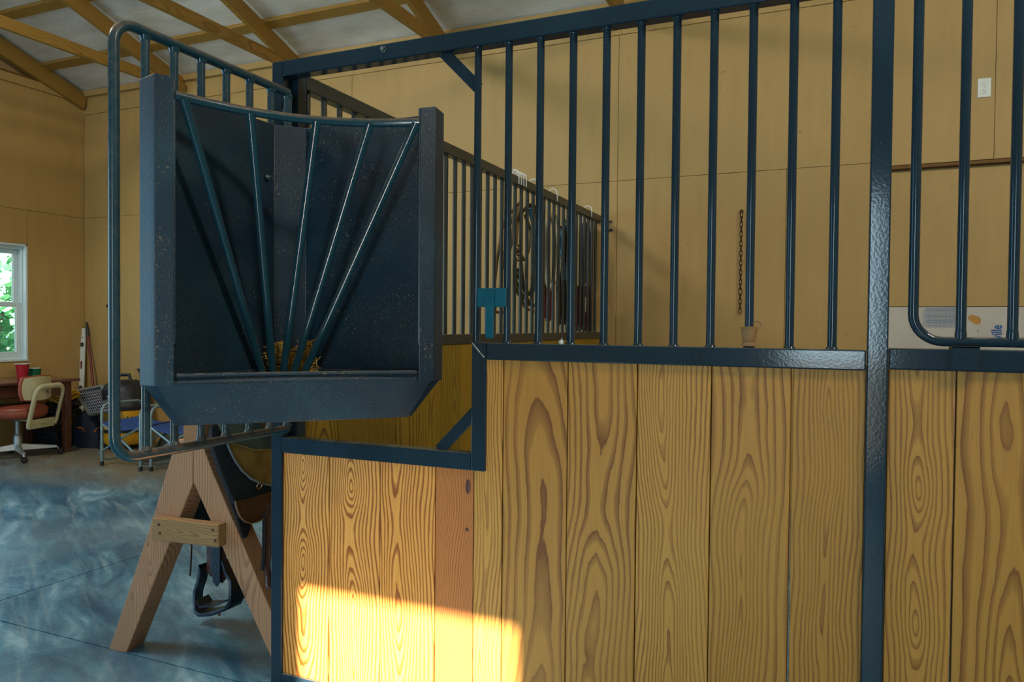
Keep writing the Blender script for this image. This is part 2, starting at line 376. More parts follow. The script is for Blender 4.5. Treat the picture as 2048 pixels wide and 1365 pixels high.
# back wall: plywood sheets on a backing
wb = obj('wall_back', MB().box(XL-.1, XR+.1, YB+.012, YB+.14, 0, ZT+.05), 'wall_edge', kind='structure')
Z1, Z2 = 2.445+K, 3.522+K; XS = 1.185; g = .0018
def sheet(x0, x1, z0, z1, y=YB, t=.012, nm='panel', mat='wall'):
    return obj(nm, MB().box(x0+g, x1-g, y, y+t, z0+g, z1-g), mat, wb)
xs = [-1.52+XS*i for i in range(-5, 6)]
edges = [XL] + [x for x in xs if XL+.1 < x < .22] + [.24]
for a, b_ in zip(edges, edges[1:]): sheet(a, b_, 0, Z1)
ue = [XL, -6.26, -3.9, -1.52, .84, 3.2, XR]
for a, b_ in zip(ue, ue[1:]):
    if a >= -.5: sheet(a, b_, Z1, Z2)
    elif b_ > .5:
        sheet(a, .24, Z1, Z2)
    else: sheet(a, b_, Z1, Z2)
te = [XL, -5.4, -2.98, -1.5, .9, XR]
for a, b_ in zip(te, te[1:]): sheet(a, b_, Z2, ZT, YB-.004, .016)
# right part: upper sheets stand proud of the recessed lower board
ZS = 2.41+K
obj('panel', MB().box(.24, .86, YB-.045, YB-.002, ZS, Z2-g), 'wall', wb)
obj('panel', MB().box(.863, 2.05, YB-.045, YB-.002, ZS, Z2-g), 'wall', wb)
obj('panel', MB().box(2.053, XR, YB-.045, YB-.002, ZS, Z2-g), 'wall', wb)
obj('trim_board', MB().box(.24, XR, YB-.038, YB-.004, ZS-.022, ZS-.001), 'wall_edge', wb)  # dark strip stands in for the shadow gap under the proud sheets
ZI = 1.507+K
obj('panel', MB().box(.24, XR, YB, YB+.012, ZI, ZS-.03), 'wall', wb)
# foil-faced foam board below, with its blue print
fb = obj('insulation_board', MB().box(.24, XR, YB+.001, YB+.012, 0, ZI-.004), 'foam', wb, label='white foil-faced foam insulation board with blue print')
pr = MB(); a0 = onY(1852, 614, YB); a1 = onY(1912, 655, YB)
nx, nz_ = 22, 13
for i in range(nx+1):
    x = a0.x + (a1.x-a0.x)*i/nx; pr.box(x-.0007, x+.0007, YB-.0006, YB+.0008, a1.z, a0.z)
for i in range(nz_+1):
    z = a1.z + (a0.z-a1.z)*i/nz_; hh = .0025 if i in (3, 4, 7, 11) else .0007
    pr.box(a0.x, a1.x, YB-.0008, YB+.0008, z-hh, z+hh)
pr.box(a0.x-.012, a0.x-.009, YB-.0006, YB+.0008, a1.z, a0.z-.02)
for px, py in ((1851, 660), (1956, 662)):
    p = onY(px, py, YB); pr.lathe((p.x, YB+.0005, p.z), [(.005, -.001), (.005, 0)], 10, 'Y')
obj('printed_table', pr, 'print_grey', fb)
p = onY(2003, 679, YB-.001)
textmesh('printed_word', 'ville', .078, 'print_blue', fb, p, (math.pi/2, -math.pi/2, 0), xs_=.72)
sp = MB(); c = onY(1950, 640, YB)
sp.prism([(c.x+.032*math.cos(t)*(1+.15*math.sin(3*t))-.015*math.sin(t), YB-.0008, c.z+.03*math.sin(t)) for t in [i*math.pi/8 for i in range(16)]], (0, .0018, 0))
obj('glue_spot', sp, 'spot', fb, label='ochre spot')
# left wall with the double-hung window
WY1 = 4.845; WY0 = 3.95; WZ0, WZ1 = .972+K, 2.108+K
lw = MB()
lw.box(XL-.15, XL-.012, WY1, YB+.1, 0, ZT+.0).box(XL-.15, XL-.012, 1.3, WY0, 0, ZT).box(XL-.15, XL-.012, WY0, WY1, 0, WZ0).box(XL-.15, XL-.012, WY0, WY1, WZ1, ZT)
lw.box(XL-.15, XL-.012, YR, -2.5, 0, ZT).box(XL-.15, XL-.012, -2.5, 1.3, 2.85, ZT)
wl = obj('wall_left', lw, 'wall_edge', kind='structure')
def lsheet(y0, y1, z0, z1, mat='wall'): obj('panel', MB().box(XL-.012, XL, y0+g, y1-g, z0+g, z1-g), mat, wl)
lsheet(WY1, YB, 0, Z1); lsheet(WY0, WY1, 0, WZ0); lsheet(WY0, WY1, WZ1, Z1); lsheet(2.6, WY0, 0, Z1); lsheet(1.3, 2.6, 0, Z1)
ZB = 3.64+K
lsheet(3.0, YB, Z1, ZB); lsheet(.6, 3.0, Z1, ZB); lsheet(YR, .6, 2.85, ZB); lsheet(YR, -2.5, 0, 2.85)
obj('trim_board', MB().box(XL-.012, XL+.02, YR, YB-.004, ZB, ZT-.03), 'wall', wl)
gb = MB(); zr = ZT + SL*(YB-RIDGE)
gb.prism([(XL-.10, YR, ZT-.02), (XL-.10, YB, ZT-.02), (XL-.10, RIDGE, zr+.02)], (.03, 0, 0)); obj('gable_board', gb, 'gable', wl)
# window
wn = thing('window_1', (XL-.06, (WY0+WY1)/2, WZ0), None, None, kind='structure')
jt = .018; jm = MB()
jm.box(XL-.14, XL+.004, WY1-jt, WY1, WZ0, WZ1).box(XL-.14, XL+.004, WY0, WY0+jt, WZ0, WZ1).box(XL-.14, XL+.004, WY0, WY1, WZ1-jt, WZ1).box(XL-.14, XL+.010, WY0, WY1, WZ0, WZ0+jt)
obj('window_frame', jm, 'frame_white', wn, bevel=.002)
def sash(xc, z0, z1, nm):
    y0, y1 = WY0+jt+.012, WY1-jt-.012; r_ = .045; m_ = MB()
    m_.box(xc-.016, xc+.016, y0, y0+r_, z0, z1).box(xc-.016, xc+.016, y1-r_, y1, z0, z1).box(xc-.016, xc+.016, y0+r_, y1-r_, z0, z0+r_).box(xc-.016, xc+.016, y0+r_, y1-r_, z1-r_, z1)
    o = obj(nm, m_, 'frame_white', wn, bevel=.004)
    obj('pane', MB().box(xc-.003, xc+.003, y0+r_, y1-r_, z0+r_, z1-r_), 'glass', o)
    return o
tr = MB().box(XL-.14, XL-.045, WY1-jt-.012, WY1-jt, WZ0+jt, WZ1-jt).box(XL-.14, XL-.045, WY0+jt, WY0+jt+.012, WZ0+jt, WZ1-jt).box(XL-.14, XL-.04, WY0+jt, WY1-jt, WZ1-jt-.03, WZ1-jt).box(XL-.14, XL-.04, WY0+jt, WY1-jt, WZ0+jt, WZ0+jt+.03)
obj('window_track', tr, 'frame_white', wn, bevel=.002)
zm = 1.524+K
sash(XL-.112, zm-.02, WZ1-jt-.03, 'upper_sash'); lo_s = sash(XL-.07, WZ0+jt+.03, zm+.02, 'lower_sash')
obj('sash_lock', MB().box(XL-.066, XL-.05, 4.33, 4.39, zm+.02, zm+.034), 'frame_white', lo_s, bevel=.003)
# rear wall (behind the camera) with its open doorway, right wall
DX0, DX1, DZ = -.435, .336, 2.53
wr = MB().box(XL, DX0, YR-.1, YR, 0, ZT).box(DX1, XR, YR-.1, YR, 0, ZT).box(DX0, DX1, YR-.1, YR, DZ, ZT)
obj('wall_rear', wr, 'wall', kind='structure')
obj('wall_right', MB().prism([(XR, YR, 0), (XR, YB, 0), (XR, YB, ZT), (XR, RIDGE, zr), (XR, YR, ZT)], (.1, 0, 0)), 'wall', kind='structure')
# roof sheets (insulated) and purlins
cl = MB(); th = .05
def roofz(y): return ZT + SL*(YB-y) if y > RIDGE else ZT + SL*(YB-RIDGE) - (y-RIDGE)*-SL*(YB-RIDGE)/(RIDGE-YR)/SL*1.0
def rz(y): return ZT + SL*(YB-y) if y >= RIDGE else zr - (RIDGE-y)*(zr-ZT)/(RIDGE-YR)
cl.prism([(XL-.16, YB+.15, rz(YB+.15)), (XL-.16, RIDGE, rz(RIDGE)), (XL-.16, YR-.12, rz(YR-.12)), (XL-.16, YR-.12, rz(YR-.12)+th), (XL-.16, RIDGE, rz(RIDGE)+th), (XL-.16, YB+.15, rz(YB+.15)+th)], (XR-XL+.3, 0, 0))
ce = obj('ceiling', cl, 'ceil', kind='structure')
na = math.atan(SL)
py_ = [5.0-.625*i for i in range(7)]
for y in py_:
    m_ = MB(); m_.beam((XL+.01, y, rz(y)-.021*1.05), (XR-.01, y, rz(y)-.021*1.05), .09, .038, (0, math.sin(na), math.cos(na)))
    obj('purlin', m_, 'roof_wood_x', ce)
for i in range(6):
    y = .2-.75*i; m_ = MB(); m_.beam((XL+.01, y, rz(y)-.022), (XR-.01, y, rz(y)-.022), .09, .038, (0, -math.sin(na), math.cos(na))); obj('purlin', m_, 'roof_wood_x', ce)
obj('ledger_board', MB().box(XL, XR, YB-.042, YB-.006, ZT-.05, ZT+.006), 'wall', ce)
# roof seams of the insulation blanket
# trusses
tX = [-5.86, -4.46, -2.99, -1.50]
tl = ['first roof truss from the left gable wall, above the office chair corner', 'second roof truss from the left gable wall, between hinged grille and ceiling', 'third roof truss from the left gable wall, meeting the wall above the partition',
      'fourth roof truss from the left gable, just above the top rail at upper middle']
for i, x in enumerate(tX[:4]):
    t = thing('roof_truss', (x, 2, 3.4), tl[i], 'truss', 'lumber roof trusses')
    m_ = MB(); a = Vector((x, YB-.05, rz(YB-.05)-.038-.05)); b_ = Vector((x, RIDGE, zr-.09))
    m_.beam(a+Vector((.012, 0, -.022)), b_+Vector((.012, 0, -.022)), .04, .135, (0, math.sin(na), math.cos(na))); obj('top_chord', m_, 'roof_wood_y', t)
    m_ = MB(); m_.beam(b_, (x, YR+.05, rz(YR+.05)-.09), .04, .09); obj('top_chord', m_, 'roof_wood_y', t)
    m_ = MB(); m_.beam((x+.04, YB-.05, 3.622+K-.005), (x+.04, YR+.05, 3.622+K-.005), .04, .09); obj('bottom_chord', m_, 'roof_wood_y', t)
t = thing('gable_rafter', (XL+.04, 2, 3.5), 'sloping rafter against the left gable wall under the roof edge', 'rafter')
m_ = MB(); m_.beam((XL+.03, YB-.02, rz(YB-.02)-.11), (XL+.03, RIDGE, zr-.11), .06, .15, (0, math.sin(na), math.cos(na))); obj('rafter_board', m_, 'roof_wood_y', t)
# outside: ground and trees seen through the window
obj('ground', MB().box(-60, 40, -50, 50, -.6, -.25), 'grass', kind='structure')
random.seed(3)
for i, (x, y, h, rr) in enumerate(((-20, 13.2, 4.2, 2.4), (-29, 18.2, 7.0, 3.6), (-25, 8.5, 6.5, 2.8), (-38, 30, 8.5, 3.6), (-19, 3.5, 4.6, 2.2))):
    lab = ['leafy green tree seen through the window, nearest the right jamb', 'taller leafy tree behind, seen through the window', 'leafy tree left in the window view', 'far leafy tree beyond the others outside the window', 'low leafy tree outside at the left edge of the window'][i]
    t = thing('tree', (x, y, -.25), lab, 'tree', 'trees outside the window')
    obj('trunk', MB().tube([(x, y, -.25), (x+.1, y, h*.4), (x, y+.1, h*.7)], [.2, .14, .06], 8), 'bark', t, True)
    m_ = MB()
    blobs = [(Vector((x, y, h*.50)) + Vector((random.uniform(-1, 1), random.uniform(-1, 1), random.uniform(-.9, 1)))*rr*.62, rr*random.uniform(.3, .5)) for _ in range(18)]
    for bc, br in blobs:
        for _ in range(170):
            d = Vector((random.gauss(0, 1), random.gauss(0, 1), random.gauss(0, 1))).normalized(); pc = bc + d*br*random.uniform(.6, 1.05)
            u_ = Vector((random.gauss(0, 1), random.gauss(0, 1), random.gauss(0, 1))).normalized()*.13; v_ = u_.orthogonal().normalized()*.10
            m_.add([pc-u_, pc-v_, pc+u_, pc+v_], [(0, 1, 2, 3)])
    obj('foliage', m_, 'leaf', t, kind='stuff')

# ================================================================== STALL FRONT
YF = 1.9415; YK = YF+.045; YC = YF+.0225; kx = YC/YF
sf = thing('stall_front', (-.8, YC, 0), 'steel stall front with vertical bars above honey pine planks, step-down opening at left', 'stall front')
def tb(name, x0, x1, z0, z1, mat='steel', par=None, y0=YF, y1=YK):
    return obj(name, MB().box(x0, x1, y0, y1, z0, z1), mat, par or sf, bevel=.0035)
ZTOP0, ZTOP1 = 2.161+K, 2.211+K; ZM0, ZM1 = 1.2615+K, 1.31+K; ZL0, ZL1 = .938+K, .988+K
tb('corner_post', -1.703, -1.660, 0, ZTOP1)
tb('top_rail', -1.659, .0625, ZTOP0, ZTOP1)
tb('middle_rail', -.9235, .0625, ZM0, ZM1)
tb('lower_rail', -1.659, -.9705, ZL0, ZL1)
tb('step_post', -.9695, -.9240, ZL0, ZM1)
tb('tall_post', .064, .109, 0, 2.75, par=sf)
tb('bottom_rail', -1.659, .0625, .03, .075)
# welds
wd = MB()
for k in range(9):
    a = Vector((-.967+.0045*k, YF-.0008, ZM1-.003-.0047*k)); wd.lathe(a, [(.0012, -.002), (.003, -.0005), (.003, .001)], 6, 'Y')
obj('weld_bead', wd, 'zinc', sf)
for a, b_ in (((-1.08, YC, ZTOP0+.004), (-.965, YC, 2.048+K)), ((-1.085, YC, .986+K), (-.968, YC, 1.106+K))):
    m_ = MB(); m_.beam(a, b_, .008, .034, (1, 0, 1)); obj('brace', m_, 'steel', sf, bevel=.001)
barx = [v*kx for v in (-.955, -.8585, -.763, -.668, -.5745, -.481, -.388, -.295, -.201, -.107, -.0115)]
for x in barx:
    m_ = MB().tube([(x, YC, ZM1-.002), (x, YC, ZTOP0+.002)], .0108, 14)
    for z, s_ in ((ZM1, 1), (ZTOP0, -1)): m_.lathe((x, YC, z), [(.0145, 0), (.0135, .003*s_), (.0108, .006*s_)], 14)
    obj('bar', m_, 'steel', sf, True)
# extra bar standing on the lower rail opening side of the first bar is the frame of the opening
m_ = MB(); p = onY(768, 99, YF); m_.lathe((p.x, YF, p.z), [(.010, -.003), (.010, 0)], 6, 'Y').lathe((p.x, YF-.003, p.z), [(.0065, -.009), (.0075, 0)], 8, 'Y')
obj('bolt', m_, 'zinc', sf, label='zinc bolt head on the top rail')
# latch plate with drop tab
lt = obj('latch_plate', MB().box(-.952, -.8615, YF-.001, YF+.004, 1.413+K, 1.467+K), 'pale_blue', sf, bevel=.001, label='teal latch plate between the first two bars')
obj('latch_tab', MB().box(-.9215, -.897, YF-.010, YF-.004, 1.324+K, 1.457+K), 'pale_blue', lt, bevel=.001)
obj('latch_bolt', MB().lathe((-.909, YF-.010, 1.441+K), [(.0085, -.004), (.0085, 0)], 6, 'Y').lathe((-.909, YF-.010, 1.441+K), [(.004, -.007), (.004, -.003)], 10, 'Y'), 'pale_blue', lt)
# planks
YP0, YP1 = YF+.009, YF+.043; kp = YP0/YF
pe = [-1.661, -1.470, -1.2795, -1.0865, -.9595, -.8685, -.675, -.4815, -.2905, -.0975, .064]
pm = ['pine_orange', 'pine_orange', 'pine_orange', 'pine_red', 'pine', 'pine', 'pine', 'pine', 'pine', 'pine']
gr = [(-.01, .01, .31, .03, 1.2, 1.3), (.0, .015, 1.42, .02, 1.1, 1.1), (-.03, .05, 2.61, -.04, 1.2, .6), (.3, .02, 3.3, 0, 1, 1), (-.01, .02, 4.0, -.05, .8, .6),
      (.012, .10, 5.3, .085, .85, .35), (-.01, .09, 6.3, .035, 1.1, .7), (-.02, .06, 7.2, -.02, 1.25, .9), (-.01, .03, 8.4, .03, .8, .8), (-.005, .02, 9.0, .01, .95, .7)]
for i, (a, b_) in enumerate(zip(pe, pe[1:])):
    top = ZL0+.012 if i < 4 else ZM0+.012
    aa = a*kp + .0012; bb = b_*kp - .0012
    if i == 4: aa = -.9595*kp+.0012
    if i == 8: bb -= .0030
    m_ = MB()
    if i == 4:   # this board stands behind the step post
        m_.box(aa, bb, YP0, YP1, .05, ZM0+.012)
    elif i == 9: m_.box(aa, .0635, YP0, YP1, .05, top)
    elif i == 0: m_.box(-1.6595, bb, YP0, YP1, .05, top)
    else: m_.box(aa, bb, YP0+(.001 if i % 2 else 0), YP1, .05, top)
    obj('plank', m_, pm[i], sf, bevel=.0022, grain=gr[i])
# knots in the red plank
KM = simple('dark_knot', (92, 46, 34), .5)
for px, py, rx, rz_ in ((936, 974, .009, .022), (934, 1060, .006, .006)):
    kn = MB(); p = onY(px, py, YP0); kn.add([(p.x+rx*math.cos(t)*s_, YP0-.0008+.0012*(s_ > .5), p.z+rz_*math.sin(t)*s_) for s_ in (.4, 1) for t in [i*math.pi/6 for i in range(12)]],
      [tuple(range(12))] + [(i, (i+1) % 12, 12+(i+1) % 12, 12+i) for i in range(12)])
    obj('knot', kn, KM, sf)

# ---- right stall panel beyond the tall post
s2 = thing('stall_front', (.6, YC, 0), 'lower stall panel of wide pine planks right of the tall post', 'stall front')
ZR1, ZR0 = 1.3155+K, 1.266+K
tb('middle_rail', .110, 1.2, ZR0, ZR1, par=s2); tb('bottom_rail', .110, 1.2, .03, .075, par=s2)
pe2 = [.110, .2465, .438, .630, .82, 1.01, 1.2]; gr2 = [(.0, .03, 11.3, -.03, .9, 1), (.01, .05, 12.7, .07, .7, .5), (0, .03, 13.1), (0, .05, 14), (0, .05, 15), (0, .05, 16)]
for i, (a, b_) in enumerate(zip(pe2, pe2[1:])):
    obj('plank', MB().box(a+(.0012 if i != 1 else .0035), b_-.0012, YP0, YP1, .05, ZR0+.012), 'pine', s2, bevel=.0022, grain=gr2[i])
# ---- hinged pipe grille on the right
gd = thing('grille_gate', (.16, YC-.004, 1.2), 'grey pipe grille with rounded corner at the right edge, resting on the lower rail', 'grille')
YG = YF+.012; kg = YG/YF; x0 = .1585*kg; zb = 1.3325+K; R_ = .062
pts = [(x0, YG, 2.72), (x0, YG, zb+R_)] + arc((x0+R_, YG, zb+R_), R_, math.pi, 1.5*math.pi, 8, (1, 0, 0), (0, 0, 1))[1:] + [(1.1, YG, zb)]
obj('pipe_frame', MB().tube(pts, .0112, 14), 'steel', gd, True)
for x in (.2535, .3515, .45, .55, .65):
    x *= kg; m_ = MB().tube([(x, YG, zb+.006), (x, YG, 2.72)], .0108, 14).lathe((x, YG, zb+.009), [(.0125, 0), (.0118, .012), (.0108, .02)], 14); obj('bar', m_, 'steel', gd, True)
hk = MB(); xa, xb = .2365, .2905
hk.box(xa, xb, YF-.0075, YF-.002, 1.268+K, 1.3235+K).box(xa, xb, YF-.0075, YF+.052, 1.3175+K, 1.3235+K).box(xa, xb, YF+.047, YF+.052, 1.27+K, 1.3235+K)
obj('rail_bracket', hk, 'steel', s2, bevel=.002, label='steel saddle bracket hooked over the rail')

# ================================================================== SIDE PARTITION
XP = -1.637; pt = thing('stall_partition', (XP-.022, 3.7, 0), 'side partition of grey bars over pine planks running back to the far wall', 'partition')
def pb(name, y0, y1, z0, z1, mat='steel_far'): return obj(name, MB().box(XP-.045, XP, y0, y1, z0, z1), mat, pt, bevel=.003)
YE = YB-.006; ZP1 = 2.19+K; ZP0 = 2.142+K; ZQ1, ZQ0 = 1.317+K, 1.271+K
YP = YK+.004
pb('end_post', YP, YP+.045, 0, ZP1, 'steel'); pb('top_rail', YP+.046, YE, ZP0, ZP1); pb('middle_rail', YP+.046, YE, ZQ0, ZQ1); pb('bottom_rail', YP+.046, YE, .03, .075)
y = 2.066
while y < YE-.03:
    m_ = MB().tube([(XP-.0225, y, ZQ1-.001), (XP-.0225, y, ZP0+.001)], .0105, 10)
    obj('bar', m_, 'steel_far', pt, True); y += .0892
yy0 = YP+.047; i = 0
while yy0 < YE-.02:
    y1 = min(yy0+.19, YE-.002)
    obj('plank', MB().box(XP-.042, XP-.008, yy0+.001, y1-.001, .05, ZQ0+.01), 'pine_side', pt, bevel=.002); yy0 = y1; i += 1
wbk = MB()
for py in (444, 461):
    p = onY(1222, py, YB); wbk.box(XP+.001, p.x+.012, YB-.006, YB-.001, p.z-.009, p.z+.009)
obj('wall_bracket', wbk, 'steel_far', pt, bevel=.001)
wbs = MB()
for py in (444, 461):
    p = onY(1225, py, YB); wbs.lathe((p.x, YB-.006, p.z), [(.004, -.003), (.005, 0)], 8, 'Y')
obj('screw', wbs, 'zinc', pt)

# ================================================================== HINGED GRILLE (swung out)
XG = -1.623; gt = thing('grille_gate', (XG, 1.93, .9), 'teal pipe grille swung out from the corner post, carrying the hay feeder', 'grille')
y0 = 1.2955; z1 = 2.110+K-.013; z0 = 1.008+K+.013; R_ = .058; rp = .0133; yh = 1.925
pts = [(XG, yh, z1), (XG, y0+R_, z1)] + arc((XG, y0+R_, z1-R_), R_, math.pi/2, math.pi, 8, (0, 1, 0), (0, 0, 1))[1:] + arc((XG, y0+R_, z0+R_), R_, math.pi, 1.5*math.pi, 8, (0, 1, 0), (0, 0, 1)) + [(XG, yh, z0)]
obj('pipe_frame', MB().tube(pts, rp, 16), 'gate_steel', gt, True)
for y in (1.386, 1.476, 1.568, 1.661, 1.754, 1.846, 1.925):
    m_ = MB().tube([(XG, y, z0+.004), (XG, y, z1-.004)], .0108 if y < 1.92 else .0125, 14)
    for z, s_ in ((z0+rp-.003, 1), (z1-rp+.003, -1)): m_.lathe((XG, y, z), [(.0150, 0), (.0138, .006*s_), (.0108, .012*s_)], 12)
    obj('bar', m_, 'gate_steel', gt, True)
for z in (z1-.09, z0+.02):
    hg = MB().lathe((XG-.018, YF-.006, z), [(.010, 0), (.010, .045)], 12).box(XG-.03, XG-.005, YF-.008, YF-.001, z, z+.045)
    obj('hinge', hg, 'gate_steel', gt)

# ================================================================== HAY FEEDER
fd = thing('hay_feeder', (-1.4, 1.7, .955), 'dark blue corner hay feeder with five fanned steel slats', 'hay feeder')
C = Vector((-1.600, 1.905, 0)); L = .55; e = .05; lip = .04; zt = 1.838; zr_ = 1.088; zb_ = .957; t_ = .006; s7 = .7071
A1 = Vector((C.x, C.y-L, 0)); A2 = A1+Vector((e, 0, 0)); A3 = A2+Vector((s7*lip, s7*lip, 0))
B1 = Vector((C.x+L, C.y, 0)); B2 = B1-Vector((0, e, 0)); B3 = B2-Vector((s7*lip, s7*lip, 0))
CA = Vector((C.x, 1.835, 0)); CB = Vector((-1.535, C.y, 0))
def Z(v, z): return Vector((v.x, v.y, z))
def wallpath(path, zlo, zhi, t, side=1):
    """vertical sheet following a plan path with thickness t"""
    n = len(path); offs = []
    for i in range(n):
        ds = []
        if i > 0: ds.append((path[i]-path[i-1]).normalized())
        if i < n-1: ds.append((path[i+1]-path[i]).normalized())
        d = sum(ds, Vector((0, 0, 0))).normalized(); nn = Vector((-d.y, d.x, 0))*side
        k = 1/max(.5, nn.dot(Vector((-ds[0].y, ds[0].x, 0))*side)); offs.append(path[i]+nn*t*k)
    m_ = MB(); zl = zlo if isinstance(zlo, list) else [zlo]*n; zh = zhi if isinstance(zhi, list) else [zhi]*n
    vs = []
    for i in range(n): vs += [Z(path[i], zl[i]), Z(path[i], zh[i]), Z(offs[i], zh[i]), Z(offs[i], zl[i])]
    fs = [(0, 1, 2, 3), tuple(4*(n-1)+k for k in (3, 2, 1, 0))]
    for i in range(n-1):
        for k in range(4): l = (k+1) % 4; fs.append((4*i+k, 4*i+4+k, 4*i+4+l, 4*i+l))
    return m_.add(vs, fs)
def subdiv(path, n):
    o = []
    for a, b_ in zip(path, path[1:]): o += [a.lerp(b_, k/n) for k in range(n)]
    return o + [path[-1]]
pth = [A3, A2, A1+Vector((0, .004, 0)), CA, CB, B1-Vector((.004, 0, 0)), B2, B3]
obj('back_shell', wallpath(pth, [zr_-.022]*8, [zt-.003, zt, zt-.008, zt, zt, zt-.004, zt, zt-.008], t_, -1 if False else 1), 'plastic', fd, True, bevel=.0015)
# rim ledge + tapered tray
def bow(a, b_, amt, n=14):
    nrm = Vector((-s7, s7, 0)); return [a.lerp(b_, k/n) + nrm*amt*4*(k/n)*(1-k/n) for k in range(n+1)]
front_top = bow(A2, B2, .028); n = len(front_top)
rim = [Z(v, zr_) for v in [CB, CA, A1]] ; 
La, Lb = .455, .455
DA = Vector((C.x+.002, C.y-La, 0)); DB = Vector((C.x+Lb, C.y-.002, 0))
DA2 = DA+Vector((e*.4, 0, 0)); DB2 = DB-Vector((0, e*.4, 0)); front_bot = bow(DA2, DB2, -.008)
zo = zr_-.018
top_loop = [Z(CA, zo), Z(A1, zo)] + [Z(v, zo) for v in front_top] + [Z(B1, zo), Z(CB, zo)]
bot_loop = [Z(CA, zb_), Z(DA, zb_)] + [Z(v, zb_-.002) for v in front_bot] + [Z(DB, zb_), Z(CB, zb_)]
cen = Vector((-1.40, 1.72, 0))
def inset(loop, t, dz): return [Vector((v.x+(cen.x-v.x)*t, v.y+(cen.y-v.y)*t, v.z+dz)) for v in loop]
N = len(top_loop); in_top = inset(top_loop, .055, .018); in_bot = inset(bot_loop, .06, .008)
ty = MB(); ty.add(bot_loop + top_loop + in_top + in_bot, [(i, (i+1) % N, N+(i+1) % N, N+i) for i in range(N)] + [(N+i, N+(i+1) % N, 2*N+(i+1) % N, 2*N+i) for i in range(N)]
       + [(2*N+i, 2*N+(i+1) % N, 3*N+(i+1) % N, 3*N+i) for i in range(N)] + [tuple(range(N))[::-1], tuple(3*N+i for i in range(N))])
tray = obj('tray', ty, 'plastic', fd, True, bevel=.003)
# rounded lips of the mouth
for a, z_ in ((A3, 1), (B3, -1)):
    d = Vector((s7, s7, 0))*z_
    m_ = MB().tube([Z(a, zr_+.085), Z(a, zt-.01)], .0045, 8); obj('mouth_lip', m_, 'plastic', fd, True)
    m_ = MB().tube([Z(a-d*.008, zr_+.002), Z(a-d*.008, zr_+.08), Z(a, zr_+.088)], .004, 8); obj('mouth_lip', m_, 'plastic', fd, True)
m_ = MB().tube([Z(v, zr_+.004) for v in bow(A3+Vector((.004, .004, 0)), B3-Vector((.004, .004, 0)), .028)], .005, 8); obj('tray_lip', m_, 'plastic', fd, True)
# rod and slats
rod = [Z(v, 1.791-.006*math.sin(math.pi*k/14)) for k, v in enumerate(bow(A3, B3, .075))]
obj('top_rod', MB().tube(rod, .0122, 12), 'gate_steel', fd, True)
def rodpt(f): i = min(13, int(f*14)); return rod[i].lerp(rod[i+1], f*14-i)
for k, f_ in enumerate((.035, .29, .565, .79, .982)):
    a = rodpt(f_) + Vector((s7*.004, -s7*.004, -.004)); b_ = Vector((-1.578, 1.752, 1.098)).lerp(Vector((-1.470, 1.834, 1.098)), k/4); d = (b_-a).normalized()
    m_ = MB().tube([a, a+d*.02, a+d*.045, b_+d*.08], [.0135, .0125, .0112, .0112], 12); obj('slat', m_, 'gate_steel', fd, True)
p = onX(535, 355, C.x+.006); m_ = MB().lathe(p, [(.009, 0), (.009, .003)], 12, 'X').lathe(p, [(.0065, .003), (.0065, .009)], 6, 'X').lathe(p, [(.004, .009), (.003, .016)], 8, 'X'); obj('bolt', m_, 'zinc', fd, True, label='shiny zinc bolt')
m_ = MB()
for y in (1.476, 1.754): m_.box(XG-.016, C.x-.001, y-.02, y+.02, 1.60, 1.63)
for k, y in enumerate((1.476, 1.754)):
    m_ = MB().box(XG-.018, C.x-.0065+.0005, y-.022, y+.022, 1.60, 1.64); obj('mount_clamp', m_, 'gate_steel', fd, bevel=.002)
# hay
random.seed(11); hy = MB()
for i in range(900):
    f_ = random.uniform(0, 1); cpt = Vector((-1.592, 1.805, 0)).lerp(Vector((-1.495, 1.885, 0)), f_); cpt.z = random.uniform(1.05, 1.155+.02*math.sin(f_*9))
    cpt += Vector((random.uniform(0, .03), random.uniform(-.03, 0), 0))
    d = Vector((random.gauss(0, 1), random.gauss(0, 1), random.gauss(0, .5))).normalized()*random.uniform(.006, .018)
    hy.tube([cpt-d, cpt+d+Vector((0, 0, random.uniform(-.003, .003)))], random.uniform(.0007, .0014), 4, cap=False)
obj('loose_hay', hy, 'hay', None, kind='stuff', label='tuft of dry hay caught at the bottom of the feeder slats', cat='hay')
hw = MB()
for i in range(46):
    px = random.uniform(380, 830); k = random.random()
    v = bow(A2, B2, .028)[random.randint(1, 13)]; c_ = Z(v, zr_+.003) + Vector((random.uniform(-.01, .01), random.uniform(.0, .012), 0))
    d = Vector((random.gauss(0, 1), random.gauss(0, 1), random.gauss(0, .15))).normalized()*random.uniform(.003, .009); hw.tube([c_-d, c_+d], .0006, 4, cap=False)
obj('hay_bits', hw, 'hay', None, kind='stuff', label='scattered hay chaff on the feeder tray rim', cat='hay')

# ---- small things on the stall front
x = barx[8]; m_ = MB(); m_.lathe((x, YC, 0), [(.0125, ZM1+.012), (.0165, ZM1+.020), (.0190, ZM1+.045), (.0205, ZM1+.052), (.0125, ZM1+.053)], 18)
m_.lathe((x, YC, 0), [(.0185, ZM1+.004), (.0175, ZM1+.014)], 18)
t = thing('leather_wrap', (x, YC, ZM1), 'tan leather strap wrapped round the foot of the ninth bar', 'strap')
obj('strap_wrap', m_, 'tan_leather', t, True); obj('ring', MB().tube(arc((x+.018, YC-.004, ZM1+.055), .011, 0, 2*math.pi*15/16, 15, (1, 0, 0), (0, .3, 1)), .0018, 8, closed=True), 'tan_leather', t, True)
p = onY(1123, 684, YC); m_ = MB().lathe((p.x, YC, ZM1), [(.007, 0), (.0085, .005), (.007, .010), (.002, .0125)], 14); m_.lathe((p.x+.001, YC, ZM1+.012), [(.002, 0), (.001, .006)], 8)
